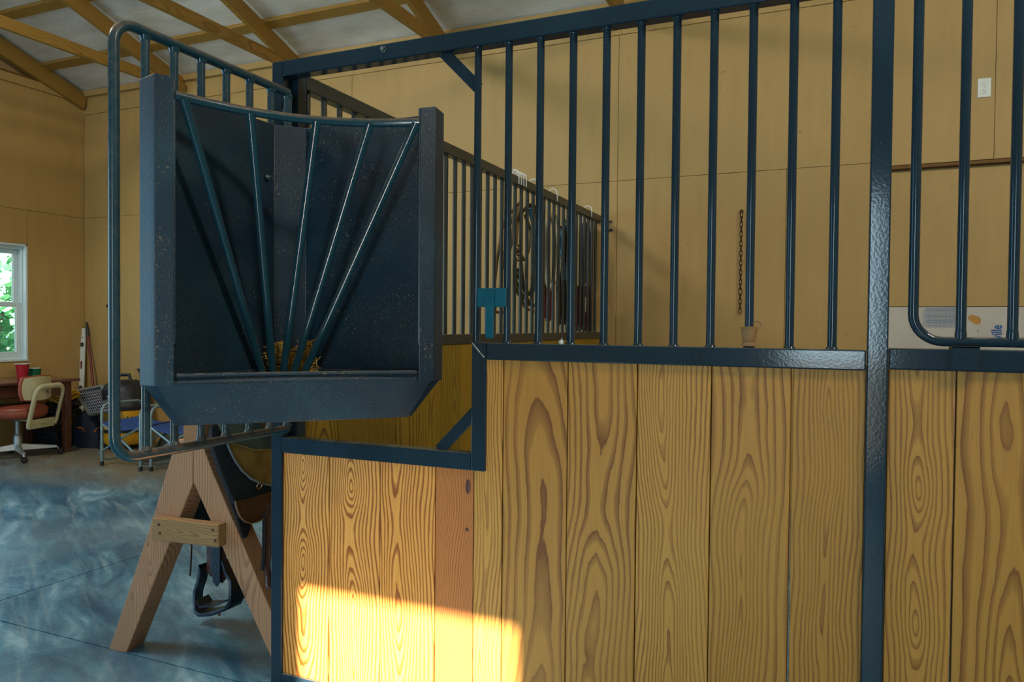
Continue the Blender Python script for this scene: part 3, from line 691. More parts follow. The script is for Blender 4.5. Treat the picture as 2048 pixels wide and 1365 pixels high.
obj('white_knob', m_, 'white_plastic', None, True, label='small white plastic cap lying on the middle rail between bars', cat='cap')

# ================================================================== WALL ITEMS
p0 = onY(1955, 158, YB-.045); p1 = onY(1982, 194, YB-.045); ox, oz = (p0.x+p1.x)/2, (p0.z+p1.z)/2; wy = YB-.045
ot = obj('wall_outlet', MB().box(ox-.036, ox+.036, wy-.006, wy-.0005, oz-.058, oz+.058), 'outlet', None, bevel=.002, label='white duplex electrical outlet high on the tan wall at upper right', cat='outlet')
for dz in (.021, -.021):
    r_ = obj('receptacle', MB().lathe((ox, wy-.006, oz+dz), [(.0165, -.0015), (.0165, .001)], 20, 'Y'), 'outlet', ot, True)
    sl = MB().box(ox-.0075, ox-.0055, wy-.0079, wy-.007, oz+dz-.001, oz+dz+.008).box(ox+.0055, ox+.0075, wy-.0079, wy-.007, oz+dz-.001, oz+dz+.008).lathe((ox, wy-.0079, oz+dz-.008), [(.0025, 0), (.0025, .0009)], 8, 'Y')
    obj('slots', sl, 'dark_slot', r_)
obj('screw', MB().lathe((ox, wy-.0065, oz), [(.003, -.0008), (.003, .001)], 10, 'Y'), 'zinc', ot)
# chain
top = onY(1483, 424, YB-.03); bot = onY(1481, 626, YB-.03); ch = thing('wall_chain', (top.x, YB-.02, bot.z), 'rusty chain hanging from the far wall behind the bars', 'chain')
obj('eye_screw', MB().tube([(top.x, YB, top.z+.01), (top.x, YB-.03, top.z+.008)], .004, 8).tube(arc((top.x, YB-.035, top.z), .012, 0, 2*math.pi*11/12, 11, (1, 0, 0), (0, 0, 1)), .003, 6, closed=True), 'rust', ch, True)
nl = 21; hh = (top.z-bot.z)/nl
for i in range(nl):
    zc = top.z - hh*(i+.6); big = i == 16; a, b_ = .0085*(1.35 if big else 1), hh*.66*(1.25 if big else 1)
    ax = Vector((1, 0, 0)) if (i % 2 == 0) else Vector((.25, 1, 0)).normalized(); pts = []
    for k in range(16):
        t = 2*math.pi*k/16; pts.append(Vector((top.x, YB-.028, zc)) + ax*a*math.copysign(abs(math.cos(t))**.6, math.cos(t)) + Vector((0, 0, 1))*b_*math.sin(t))
    obj('link', MB().tube(pts, .0032, 6, closed=True), 'rust', ch, True)
# wall pegs near the left corner
for (px, py, lab) in ((216, 612, 'small dark wooden peg on the far wall beside the grille pipe'),):
    p = onY(px, py, YB-.03); m_ = MB().tube([(p.x+.05, YB, p.z), (p.x-.01, YB-.04, p.z)], [.018, .014], 8); obj('wall_peg', m_, 'rust', None, True, label=lab, cat='peg')
p = onY(277, 744, YB-.05); m_ = MB().prism([(p.x-.06, YB-.03, p.z+.03), (p.x+.12, YB-.03, p.z+.03), (p.x+.12, YB-.03, p.z-.06), (p.x+.02, YB-.03, p.z-.05)], (0, .03, 0))
obj('wall_hook', m_, 'black_plastic', None, bevel=.006, label='black hooked bracket on the far wall left of the feeder', cat='bracket')

# ================================================================== TACK HANGING ON THE PARTITION
XH = XP-.055
def hx(px, py, dx=0): return onX(px, py, XH+dx)
def hook(px, label, n=1, drop=.06):
    p = onX(px, 400, XP-.02); y = p.y; m_ = MB()
    pts = [(XP+.008, y, ZP1-.045), (XP+.008, y, ZP1+.005)] + [Vector(v) for v in arc((XP-.0225, y, ZP1+.004), .0305, 0, math.pi, 8, (1, 0, 0), (0, 0, 1))] + [(XP-.053, y, ZP1-drop), (XP-.060, y+.012, ZP1-drop-.02), (XP-.075, y+.004, ZP1-drop-.01)]
    m_.tube(pts, .0042, 6); return obj('rail_hook', m_, 'white_plastic', None, True, label=label, cat='hook', group='wire hooks over the partition rail')
for px, lab in ((1028, 'leftmost of four wire hooks bunched on the partition rail'), (1033, 'second of four wire hooks bunched on the partition rail'), (1038, 'third of four wire hooks bunched on the partition rail'), (1043, 'rightmost of four wire hooks bunched on the partition rail'),
                (1067, 'single wire hook right of the bunched four'), (1106, 'wire hook over the partition rail at its middle stretch'), (1176, 'wire hook on the partition rail nearest the far wall')): hook(px, lab)
def hang(name, strands, mat, label, cat, r=.006, flat=1.0, extra=None):
    t = thing(name, hx(*strands[0][0]), label, cat)
    for k, st in enumerate(strands):
        random.seed(k+len(st)); P = [hx(px, py, -.012*(k % 4) - .002) for px, py in st]
        # Catmull-Rom
        out = []
        for i in range(len(P)-1):
            p0, p1, p2, p3 = P[max(i-1, 0)], P[i], P[i+1], P[min(i+2, len(P)-1)]
            for s_ in range(5):
                u = s_/5; out.append(.5*((2*p1) + (p2-p0)*u + (2*p0-5*p1+4*p2-p3)*u*u + (3*p1-p0-3*p2+p3)*u**3))
        out.append(P[-1]); obj('strand', MB().tube(out, r, 7, flat=flat), mat, t, True)
    return t
hang('lead_rope', [[(1040, 405), (1012, 440), (1000, 480), (990, 560), (986, 600), (992, 612), (1004, 600), (1012, 560), (1020, 500), (1040, 415)],
                   [(1040, 412), (1008, 520), (998, 590), (990, 622), (1006, 625)], [(1038, 410), (1030, 560), (1044, 600), (1050, 615), (1064, 622)], [(1040, 408), (1020, 450), (1010, 500), (1002, 560), (1004, 590)], [(1042, 500), (1046, 560), (1056, 600), (1068, 612)]], 'rope_tan', 'tan lead rope looped wide below the bunched wire hooks', 'rope', .008)
t = hang('webbing_strap', [[(1030, 415), (1028, 440), (1028, 485)]], 'rope_olive', 'olive webbing strap with brass rings hanging behind the second bar', 'strap', .012)
for py in (497, 516):
    c = hx(1029, py); obj('ring', MB().tube(arc(c+Vector((.02, 0, 0)), .018, 0, 2*math.pi*13/14, 13, (0, 1, 0), (0, 0, 1)), .0045, 6, closed=True), 'brass', t, True)
hang('blue_halter', [[(1058, 420), (1066, 450), (1068, 500), (1066, 550)], [(1062, 415), (1070, 440), (1070, 520), (1066, 585)]], 'rope_blue', 'blue rope halter hanging beside the third front bar', 'halter', .011)
hang('rope_coil', [[(1036, 440), (1048, 420), (1062, 410), (1072, 430), (1074, 500), (1068, 560), (1056, 590), (1044, 570), (1036, 540), (1030, 555), (1042, 585), (1058, 610)],
                   [(1050, 418), (1068, 412), (1076, 450), (1074, 540), (1060, 585), (1050, 575), (1042, 545)], [(1050, 430), (1062, 470), (1050, 520), (1036, 500), (1030, 540), (1040, 560)], [(1066, 560), (1062, 600), (1066, 625), (1060, 600)]], 'rope_olive', 'brown rope coil hanging between the second and third bars', 'rope', .010)
hang('pale_rope_coil', [[(1095, 440), (1090, 480), (1092, 540), (1098, 580), (1106, 560), (1110, 500), (1106, 450), (1098, 436)], [(1100, 430), (1114, 440), (1116, 500), (1110, 560), (1102, 566), (1097, 540), (1096, 470)],
                        [(1112, 440), (1120, 470), (1118, 540), (1112, 566)]], 'rope_pale', 'pale rope coil hung from the middle wire hook', 'rope', .012)
hang('halter_strap', [[(1130, 440), (1122, 480), (1126, 520), (1130, 560)], [(1125, 445), (1136, 470), (1136, 520)]], 'rope_blue', 'faded blue halter hanging left of the dark blanket', 'halter', .010)
def cloth(name, px0, px1, py0, py1, mat, label, cat, dx=-.02, folds=3, taper=.0):
    rows = []; nx_, nz2 = 15, 12
    for j in range(nz2+1):
        row = []
        for i in range(nx_+1):
            u = i/nx_; v = j/nz2; sq = (1-taper*(1-v)**2); pxx = (px0+px1)/2 + (px1-px0)*(u-.5)*sq
            pp = hx(pxx, py0+(py1-py0)*v+3*math.sin(u*9+1)*v, dx); pp.x += .018*math.sin(u*folds*6.28+1.3*v)*(.3+.7*v) - .01
            row.append(pp)
        rows.append(row)
    return obj(name, MB().grid(rows, (-.012, 0, 0)), mat, None, True, label=label, cat=cat)
cloth('dark_blanket', 1114, 1150, 452, 652, 'black_felt', 'dark cloth hanging behind the bars left of the last posts', 'cloth', -.03, 2, .5)
cloth('maroon_rug', 1084, 1108, 560, 640, 'maroon_cloth', 'maroon rolled cloth low behind the third and fourth bars', 'cloth', -.05, 2, .3)
cloth('black_jacket', 1163, 1188, 445, 570, 'navy', 'black jacket hanging on the partition near the far wall', 'jacket', -.02, 2, .6)
rb = cloth('red_blanket', 1150, 1192, 572, 662, 'maroon_cloth', 'dark red blanket with white emblem under the black jacket', 'blanket', -.03, 3, .1)
c = hx(1171, 610, .0); m_ = MB().tube(arc(c, .05, 0, 2*math.pi*15/16, 15, (0, .5, 0), (0, 0, 1)), .004, 6, closed=True).tube([c+Vector((0, -.02, -.05)), c+Vector((0, .01, .04))], .005, 6).tube([c+Vector((0, .02, -.05)), c+Vector((0, 0, .03))], .004, 6); obj('emblem', m_, 'white_plastic', rb, True, label='white emblem')

# ================================================================== SAWHORSE
S0 = onZ(240, 1303, 0); u = Vector((math.cos(math.radians(6)), math.sin(math.radians(6)), 0)); nrm = Vector((-u.y, u.x, 0))
sh = thing('sawhorse', (-2.06, 2.1, 0), 'weathered lumber sawhorse carrying the riding saddle', 'sawhorse')
def sp_(px, py, back=0): return onP(px, py, S0+nrm*back, nrm)
def legprism(outline, depth, name, mat='lumber', back=0, grain=None):
    P = [sp_(*q_, back) for q_ in outline]; return obj(name, MB().prism(P, nrm*depth), mat, sh, bevel=.003, grain=grain)
legprism([(218, 1300), (252, 1308), (386, 968), (386, 880), (352, 880), (303, 1045)], .085, 'leg', grain=(0, .05, 2.2))
pa, pb_ = sp_(387, 966), sp_(540, 1312); fl_ = pa + (pb_-pa)*(pa.z/(pa.z-pb_.z)); pr_ = fl_ + u*.085; pr_ = pr_ + (pr_-fl_)*0
if pr_.x > -1.69: pr_ = fl_ + (pr_-fl_)*((-1.69-fl_.x)/(pr_.x-fl_.x))
obj('leg', MB().prism([sp_(387, 880), pa, fl_, pr_, sp_(541, 1221), sp_(423, 940), sp_(401, 880)], nrm*.085), 'lumber', sh, bevel=.003, grain=(.02, .08, 3.9))
legprism([(303, 1036), (303, 1081), (437, 1096.5), (437, 1051)], .04, 'cross_piece', 'lumber_x', -.041, grain=(0, .03, 5.1))
for q_ in ((317, 1050), (425, 1061), (319, 1067), (430, 1082)):
    p = sp_(*q_, -.042); sc = MB().lathe(p, [(.005, -.0008), (.005, .0015)], 8, 'Y')
    obj('screw_head', sc, 'rust', sh)
ap = sp_(387, 880, 0)
obj('top_beam', MB().beam(ap+nrm*.0+Vector((0, 0, .03)), ap+nrm*1.15+Vector((0, 0, .03)), .09, .09), 'lumber_y', sh, bevel=.003)
obj('leg', MB().beam(ap+nrm*1.1+Vector((-.03, 0, -.0)), Vector((ap.x-.36, ap.y+1.1, 0.02)), .085, .04, (1, 0, 0)), 'lumber', sh)
obj('leg', MB().beam(ap+nrm*1.1+Vector((.03, 0, -.0)), Vector((ap.x+.24, ap.y+1.1, 0.02)), .085, .04, (1, 0, 0)), 'lumber', sh)

# ================================================================== SADDLE + PAD
ridge = ap.z+.085
P0 = Vector((ap.x+.06, 0, ridge-.01)); dn = Vector((.19, 0, -.42)).normalized(); fn_ = Vector((.42, 0, .19)).normalized()
def fp(px, py, off=0): return onP(px, py, P0+fn_*off, fn_)
def flank(outline, off, t, name, mat, par, bevel=.004, **kw):
    return obj(name, MB().prism([fp(a, b_, off) for a, b_ in outline], fn_*-t), mat, par, bevel=bevel, **kw)
pd = thing('saddle_pad', (ap.x, 2.4, .4), 'thick charcoal felt saddle pad draped over the sawhorse under the saddle', 'saddle pad')
prof = [(-.30, .42), (-.24, .56), (-.16, .72), (-.09, ridge-.06), (-.04, ridge-.005), (.04, ridge-.005), (.09, ridge-.06)]
ya, yb2 = ap.y+.10, ap.y+.72; rows = []
for yv in [ya+(yb2-ya)*k/6 for k in range(7)]:
    rows.append([Vector((ap.x+x, yv, z-(.03 if k == 0 else 0))) for k, (x, z) in enumerate(prof)])
obj('pad_left', MB().grid(rows, (0, 0, .022)), 'felt', pd, True)
flank([(424, 850), (424, 886), (441, 938), (460, 985), (474, 1008), (492, 1010), (560, 1000), (640, 1000), (640, 850)], .0, .020, 'pad_right', 'felt', pd)
flank([(440, 945), (462, 1000), (478, 1046), (488, 1078), (496, 1074), (502, 1058), (502, 1042), (540, 1030), (560, 1000), (470, 960)], -.024, .012, 'pad_lining', 'black_felt', pd)
sd = thing('saddle', (ap.x, 2.45, .4), 'brown western saddle with worn gold skirt sitting on the sawhorse behind the corner post', 'saddle')
flank([(452, 850), (455, 884), (462, 902), (472, 922), (486, 942), (503, 957), (522, 966), (541, 970), (575, 968), (620, 950), (650, 900), (650, 850)], .012, .011, 'skirt', 'worn_leather', sd)
edge = [fp(a, b_, .014) for a, b_ in [(446, 850), (452, 882), (460, 902), (470, 922), (484, 942), (502, 958), (521, 967), (541, 971), (575, 969), (620, 952)]]
obj('skirt_binding', MB().tube(edge, .0042, 8), 'piping', sd, True)
flank([(440, 850), (456, 884), (480, 890), (509, 900), (541, 899), (600, 893), (650, 880), (650, 830), (440, 830)], .022, .012, 'fleece', 'fleece', sd)
obj('fleece_stitching', MB().tube([fp(a, b_, .026) for a, b_ in [(456, 885), (480, 891), (509, 901), (541, 900), (600, 894)]], .0028, 6), 'worn_leather', sd, True)
flap = flank([(471, 1003), (500, 996), (541, 985), (600, 968), (600, 1000), (560, 1012), (538, 1030), (520, 1043), (504, 1048), (490, 1044), (480, 1033), (474, 1018)], .014, .010, 'flap', 'leather', sd)
obj('flap_binding', MB().tube([fp(a, b_, .017) for a, b_ in [(471, 1003), (474, 1018), (480, 1033), (490, 1044), (504, 1048), (520, 1043), (538, 1030)]], .002, 6), 'tan_leather', flap, True)
c = fp(519, 972, .02); obj('ring', MB().tube(arc(c, .013, 0, 2*math.pi*13/14, 13, (0, 1, 0), (.3, 0, 1)), .0022, 6, closed=True), 'brass', sd, True)
for pts_, r_, m2 in (([(528, 1030), (528, 1080), (526, 1120), (524, 1142)], .006, 'leather_dark'), ([(538, 1010), (537, 1080), (534, 1130), (536, 1172), (541, 1178)], .012, 'leather'), ([(533, 1020), (533, 1090), (530, 1130)], .004, 'leather')):
    obj('strap', MB().tube([fp(a, b_, .018) for a, b_ in pts_], r_, 6, flat=.3), m2, sd, True)
# seat, cantle, horn (mostly hidden behind the feeder)
rows = []
yc0, yc1 = ap.y+.16, ap.y+.62
for j in range(13):
    v = j/12; yv = yc0+(yc1-yc0)*v; hgt = ridge+.02 + .10*max(0, 1-v/.22)**1.4 + .09*max(0, (v-.75)/.25)**1.5; wdt = .15-.05*v
    rows.append([Vector((ap.x+.02+wdt*math.sin(a), yv, hgt-.16*(1-math.cos(a))-.02*abs(math.sin(a)))) for a in [-1.35+2.7*k/12 for k in range(13)]])
obj('seat', MB().grid(rows, (0, 0, -.012)), 'leather', sd, True)
hc = Vector((ap.x+.02, yc1+.01, ridge+.10)); obj('horn', MB().lathe(hc, [(.03, -.02), (.016, .0), (.014, .045), (.034, .052), (.036, .062), (.02, .068)], 14), 'leather', sd, True)
# left stirrup with its fender straps hanging below
YS = ap.y+.30
def st_(px, py, b=0): return onY(px, py, YS+b)
sr = obj('stirrup', MB(), 'leather_dark', sd) if False else None
L_ = [(405, 1128), (405, 1140), (401, 1160), (394, 1182), (393, 1204), (402, 1220), (412, 1228)]
Rr = [(412, 1228), (440, 1226), (468, 1215), (476, 1200), (477, 1182), (470, 1160), (459, 1140), (452, 1118)]
path = [st_(a, b_) for a, b_ in L_+Rr[1:]]
rows = []
for p in path: rows.append([p+Vector((0, -.028, .004)), p+Vector((0, -.03, 0)), p+Vector((0, .03, 0)), p+Vector((0, .028, .004))])
cst = sum(path, Vector())/len(path); rows = []
for i, p in enumerate(path):
    inw = (cst-p).normalized()*.015
    wd_ = .040 if 5 <= i <= 10 else .022
    rows.append([p+Vector((0, -wd_, 0)), p+Vector((0, wd_, 0)), p+Vector((0, wd_, 0))+inw, p+Vector((0, -wd_, 0))+inw, p+Vector((0, -wd_, 0))])
stp = obj('stirrup', MB().grid(rows), 'leather_dark', sd, True, bevel=.002)
tr_ = [st_(a, b_) for a, b_ in ((404, 1199), (412, 1211), (440, 1210), (464, 1200))]
obj('stirrup_tread', MB().grid([[p+Vector((0, -.036, .008)), p+Vector((0, .036, .008))] for p in tr_], (0, 0, -.006)), 'leather_dark', stp, True)
def strap(outline, b, name, mat): return obj(name, MB().prism([st_(a, c_, b) for a, c_ in outline], (0, .006, 0)), mat, sd, bevel=.0015)
strap([(413, 1070), (413, 1145), (421, 1155), (424, 1145), (424, 1070)], .0, 'stirrup_leather', 'leather')
strap([(424, 1060), (422, 1135), (425, 1165), (433, 1175), (440, 1166), (440, 1060)], -.012, 'stirrup_leather', 'leather_dark')
strap([(439, 1060), (438, 1160), (444, 1168), (450, 1160), (452, 1060)], .004, 'stirrup_leather', 'leather')
obj('tie_string', MB().tube([st_(a, b_) for a, b_ in ((383, 1070), (383, 1105), (381, 1140), (380, 1152))], .0035, 6), 'leather', sd, True)
obj('tread_tag', MB().tube([st_(434, 1224), st_(440, 1232)], .005, 6), 'tan_leather', stp, True)
obj('buckle_screw', MB().lathe(st_(432, 1134, -.014), [(.003, -.001), (.003, .001)], 8, 'Y'), 'zinc', sd)
# left flank leather between the legs
rows = [[Vector((ap.x+x-.012, yv, z)) for x, z in ((-.285, .45), (-.22, .60), (-.15, .74), (-.08, ridge-.03))] for yv in (yc0, (yc0+yc1)/2, yc1)]
obj('skirt', MB().grid(rows, (-.01, 0, .012)), 'leather', sd, True)

# ================================================================== OFFICE CORNER
ZD = .69; d0 = onZ(161, 757, ZD); XD = d0.x; YD = d0.y
dk = thing('desk', ((XD+XL)/2, YD-.8, 0), 'dark wooden desk under the window against the left wall', 'desk')
obj('desk_top', MB().box(XL+.01, XD, YD-1.7, YD, ZD-.026, ZD), 'desk_top', dk, bevel=.006)
obj('apron', MB().box(XD-.06, XD-.04, YD-1.62, YD-.12, ZD-.145, ZD-.027), 'desk', dk); obj('apron', MB().box(XL+.06, XD-.08, YD-.09, YD-.07, ZD-.145, ZD-.027), 'desk', dk)
for x in (XD-.10, XL+.04):
    for y in (YD-.12, YD-1.66): obj('leg', MB().box(x, x+.06, y, y+.06, 0, ZD-.027), 'desk', dk, bevel=.006)
dr = obj('drawer', MB().box(XD-.045, XD-.032, YD-1.2, YD-.45, ZD-.135, ZD-.04), 'desk', dk, bevel=.003); obj('knob', MB().lathe((XD-.032, YD-.8, ZD-.09), [(.006, 0), (.014, .012), (.012, .022)], 12, 'X'), 'brass', dr, True)
p = onZ(45, 757, ZD); s_ = (p-C0).length*12/F
cp = obj('red_cup', MB().lathe((p.x, p.y, ZD), [(s_*.62, 0), (s_*.88, s_*2.0), (s_*.92, s_*2.02), (s_*.84, s_*2.0), (s_*.6, .005)], 20), 'red', None, True, label='red plastic cup on the desk', cat='cup')
obj('rim', MB().tube(arc((p.x, p.y, ZD+s_*2.0), s_*.92, 0, 2*math.pi*19/20, 19, (1, 0, 0), (0, 1, 0)), .0035, 6, closed=True), 'white_plastic', cp, True)
p = onZ(69, 755, ZD); cp = obj('green_cup', MB().lathe((p.x, p.y, ZD), [(.050, 0), (.056, .085), (.058, .088), (.050, .086), (.045, .005)], 20), 'green', None, True, label='green printed paper cup on the desk behind the chair back', cat='cup')
obj('rim', MB().tube(arc((p.x, p.y, ZD+.087), .057, 0, 2*math.pi*19/20, 19, (1, 0, 0), (0, 1, 0)), .003, 6, closed=True), 'white_plastic', cp, True)
# office chair
ca, cb = onZ(48, 927, 0), onZ(115, 909, 0); mid = (ca+cb)/2; dv = (cb-ca); hl = dv.length/2; cc = mid + Vector((-dv.y, dv.x, 0)).normalized()*hl*.95
oc = thing('office_chair', (cc.x, cc.y, 0), 'old swivel chair with rust red vinyl seat and cream steel back bracket', 'chair')
R1 = (ca-cc).length
bd = Vector((.95, .28, 0)).normalized(); ld = Vector((-bd.y, bd.x, 0))
a0_ = math.atan2((ca-cc).y, (ca-cc).x)
for k in range(4):
    a = a0_+k*math.pi/2; d = Vector((math.cos(a), math.sin(a), 0)); sdv = Vector((-d.y, d.x, 0)); rows = []
    for t in (0, .5, 1):
        w_, hi_, lo_ = .028-.012*t, .135-.045*t, .075-.005*t; b0 = cc+d*(R1-.01)*t
        rows.append([b0+sdv*-w_+Vector((0, 0, lo_)), b0+sdv*w_+Vector((0, 0, lo_)), b0+sdv*w_*.6+Vector((0, 0, hi_)), b0-sdv*w_*.6+Vector((0, 0, hi_)), b0+sdv*-w_+Vector((0, 0, lo_))])
    m_ = MB().grid(rows); m_.add(rows[-1][:4], [(0, 1, 2, 3)]); obj('base_leg', m_, 'alu', oc, bevel=.004)
    e_ = cc+d*R1; cw = e_ + d*.02; cs = obj('caster', MB().lathe((cw.x, cw.y-.012, .03), [(.026, -.004), (.030, 0), (.030, .018), (.026, .022)], 16, 'Y'), 'rubber', oc, True)
    obj('caster_fork', MB().tube([e_+Vector((0, 0, .08)), e_+Vector((0, 0, .062)), cw+Vector((0, 0, .03))], .008, 8), 'chrome', cs, True)
obj('column', MB().lathe(cc, [(.035, .07), (.035, .20), (.026, .215), (.020, .22), (.020, .33), (.05, .345), (.06, .36)], 16), 'alu', oc, True)
sc_ = cc + Vector((0, 0, .36)) + bd*.0; m_ = MB().lathe(sc_, [(.18, 0), (.215, .012), (.232, .04), (.235, .075), (.222, .10), (.17, .118), (.06, .126)], 28); seat = obj('seat', m_, 'vinyl', oc, True)
obj('seat_piping', MB().tube(arc(sc_+Vector((0, 0, .085)), .233, 0, 2*math.pi*31/32, 31, (1, 0, 0), (0, 1, 0)), .005, 6, closed=True), 'vinyl', seat, True)
# loop bracket
bc = cc + bd*.27; zl, zh, hw_ = .30, .655, .165
inner = []; lp = [(-hw_+.02, zl), (-hw_, zl+.06), (-hw_+.01, zh-.06), (-hw_+.06, zh), (hw_-.06, zh), (hw_-.01, zh-.06), (hw_, zl+.06), (hw_-.02, zl)]
rr_ = .075; lp = [(-hw_+.01, zl), (-hw_, zl+.03)] + [(-hw_+rr_-rr_*math.cos(t), zh-rr_+rr_*math.sin(t)) for t in [i*math.pi/12 for i in range(7)]] + [(hw_-rr_+rr_*math.sin(t), zh-rr_+rr_*math.cos(t)) for t in [i*math.pi/12 for i in range(7)]] + [(hw_, zl+.03), (hw_-.01, zl)]
pts = [bc + ld*a + Vector((0, 0, b_)) + bd*(-.03+.10*(b_-zl)/.4) for a, b_ in lp]
m_ = MB().tube(pts, .024, 8, flat=.6); obj('back_bracket', m_, 'cream', oc, True)
obj('bracket_foot', MB().prism([pts[0]+Vector((0, 0, -.02)), pts[-1]+Vector((0, 0, -.02)), pts[-1]+Vector((0, 0, .06)), pts[0]+Vector((0, 0, .06))], bd*-.012), 'cream', oc, bevel=.004)
obj('bracket_arm', MB().beam(cc+Vector((0, 0, .35)), bc+Vector((0, 0, .33)), .06, .012), 'cream', oc)
# backrest pad (curved)
bz = .585; rows = []
for j in range(9):
    v = -1+2*j/8; row = []
    for i in range(11):
        u_ = -1+2*i/10; q4 = (abs(u_)**4+abs(v)**4)**.25; k_ = 1/max(1, q4) if q4 > 1 else 1
        uu = u_*(1-.10*v*v); vv = v*(1-.12*u_*u_)
        row.append(bc + bd*(.02-.05*uu*uu) + ld*(uu*.19-.07) + Vector((0, 0, bz+.055+vv*.115)))
    rows.append(row)
bk = obj('backrest', MB().grid(rows, bd*-.018), 'vinyl', oc, True, bevel=.006, label='rust red backrest with cream steel shell')
rows2 = [[p.lerp(rows[4][5], .09)+bd*.004 for p in r__] for r__ in rows]; obj('back_shell', MB().grid(rows2, bd*-.003), 'cream', bk, True)
obj('pivot_bolt', MB().tube([bc+bd*.004+Vector((0, 0, bz+.02)), bc+bd*.045+Vector((0, 0, bz+.02))], .014, 10), 'chrome', oc, True)
# spirit level
lv = thing('spirit_level', (onY(165, 700, YB-.09).x, YB-.09, 0), 'white and grey spirit level standing in the corner beside the desk', 'level')
T = onY(165.5, 657, YB-.03); Bm = Vector((onY(161, 800, YB-.12).x, YB-.14, 0.0)); ax = (T-Bm).normalized(); sx_ = Vector((1, 0, 0)); hw2 = .029
def lvp(t): return Bm.lerp(T, t)
m_ = MB().prism([lvp(0)-sx_*hw2, lvp(0)+sx_*hw2, lvp(1)+sx_*hw2, lvp(1)-sx_*hw2], (0, .02, 0)); obj('level_body', m_, 'outlet', lv, bevel=.003)
for t in (.72-.01, .16): pass
for py in (690, 776):
    t = (onY(165, py, YB-.08).z)/T.z; c = lvp(t)+Vector((0, -.002, 0)); o = obj('vial_ring', MB().lathe(c, [(.022, -.004), (.024, 0), (.024, .004)], 18, 'Y'), 'black_plastic', lv, True)
    obj('vial', MB().tube([c+Vector((-.014, -.005, .006)), c+Vector((.014, -.005, -.006))], .005, 8), 'zinc', o, True)
t = (onY(165, 731, YB-.08).z)/T.z; c = lvp(t); m_ = MB().prism([c+Vector((a, -.004, b_)) for a, b_ in ((-.010, -.035), (0, -.045), (.010, -.035), (.010, .035), (0, .045), (-.010, .035))], (0, .006, 0)); obj('hand_slot', m_, 'maroon', lv)
t = (onY(165, 676, YB-.08).z)/T.z; obj('hang_hole', MB().lathe(lvp(t)+Vector((0, -.003, 0)), [(.007, 0), (.007, .004)], 10, 'Y'), 'black_plastic', lv)
a = onY(173, 645, YB-.02); b_ = onY(196, 860, YB-.18); b_.z = max(b_.z, .02); b_ = a + (b_-a)*((a.z-.01)/(a.z-b_.z)) if b_.z > .02 else b_
pl = thing('tool_pole', b_, 'maroon pole with black tip leaning in the corner right of the spirit level', 'pole')
obj('pole', MB().tube([b_, a.lerp(b_, .12)], .013, 10), 'maroon', pl, True); obj('pole_tip', MB().tube([a.lerp(b_, .12), a.lerp(b_, .05), a], [.017, .014, .008], 10), 'black_plastic', pl, True)
# milk crate with hose coil
cr0 = onZ(70, 893, 0); 
cx0, cy0 = -7.05, 5.02
cr = thing('milk_crate', (cx0, cy0, 0), 'black plastic milk crate on the floor behind the desk leg', 'crate')
W_ = .19; m_ = MB()
for i in range(9):
    z = .02+.27*i/8
    for s_ in (-1, 1):
        if i in (0, 4, 8): m_.box(cx0-W_, cx0+W_, cy0+s_*W_-.006, cy0+s_*W_+.006, z-.008, z+.008).box(cx0+s_*W_-.006, cx0+s_*W_+.006, cy0-W_, cy0+W_, z-.008, z+.008)
for i in range(11):
    o = -W_+2*W_*i/10
    for s_ in (-1, 1): m_.beam((cx0+o, cy0+s_*W_, .01), (cx0+min(W_, o+.05), cy0+s_*W_, .29), .007, .007).beam((cx0+s_*W_, cy0+o, .01), (cx0+s_*W_, cy0+min(W_, o+.05), .29), .007, .007)
m_.box(cx0-W_, cx0+W_, cy0-W_, cy0+W_, 0, .008)
obj('crate_lattice', m_, 'black_plastic', cr); m_ = MB().box(cx0-.15, cx0+.15, cy0-.15, cy0+.15, .01, .16); obj('crate_filling', m_, 'navy', cr, bevel=.03)
m_ = MB(); random.seed(5)
for k in range(5):
    m_.tube([Vector((cx0+.05+(.13+.02*(k % 2))*math.cos(t), cy0+(.12+.02*(k % 2))*math.sin(t), .315+.032*k+.012*math.sin(3*t+k))) for t in [i*2*math.pi/24 for i in range(24)]], .015, 7, closed=True)
obj('hose_coil', m_, 'black_plastic', None, True, label='coil of black hose on top of the milk crate', cat='hose')
m_ = MB()
for k in range(3):
    m_.tube([Vector((cx0+.05+.15*math.cos(t)+.03*math.sin(3*t+k), cy0-.02+.12*math.sin(t), .475+.022*k+.035*math.sin(2*t+k))) for t in [i*2*math.pi/24 for i in range(24)]], .020, 7, closed=True, flat=.7)
obj('yellow_strap', m_, 'yellow', None, True, label='yellow tow strap bundled inside the hose coil', cat='strap')
# black tool bag with orange handles
p = onZ(166, 896, 0); bx, by = p.x+.0, p.y+.12
bg_ = thing('tool_bag', (bx, by, 0), 'black tool bag with orange straps between the desk leg and yellow vacuum', 'bag')
rows = []
for z, k_ in ((0, .95), (.03, 1.02), (.15, 1.05), (.22, 1), (.30, .93), (.34, .80)): rows.append([Vector((bx+.16*k_*math.copysign(abs(math.cos(t))**.5, math.cos(t)), by+.13*k_*math.copysign(abs(math.sin(t))**.5, math.sin(t)), z)) for t in [i*2*math.pi/24 for i in range(25)]])
m_ = MB().grid(rows); m_.add(rows[-1][:24], [tuple(range(24))]); m_.add(rows[0][:24], [tuple(range(24))]); obj('bag_body', m_, 'navy', bg_, True)
vf = (Vector((bx, by, 0))-C0); vf.z = 0; vf.normalize(); vr = Vector((vf.y, -vf.x, 0)); f0 = Vector((bx, by, 0))-vf*.172
obj('bag_strap', MB().tube([f0+vr*-.14+Vector((0, 0, .21)), f0+vr*-.10+Vector((0, 0, .205)), f0+vr*-.085+Vector((0, 0, .17))], .016, 6, flat=.4), 'orange', bg_, True)
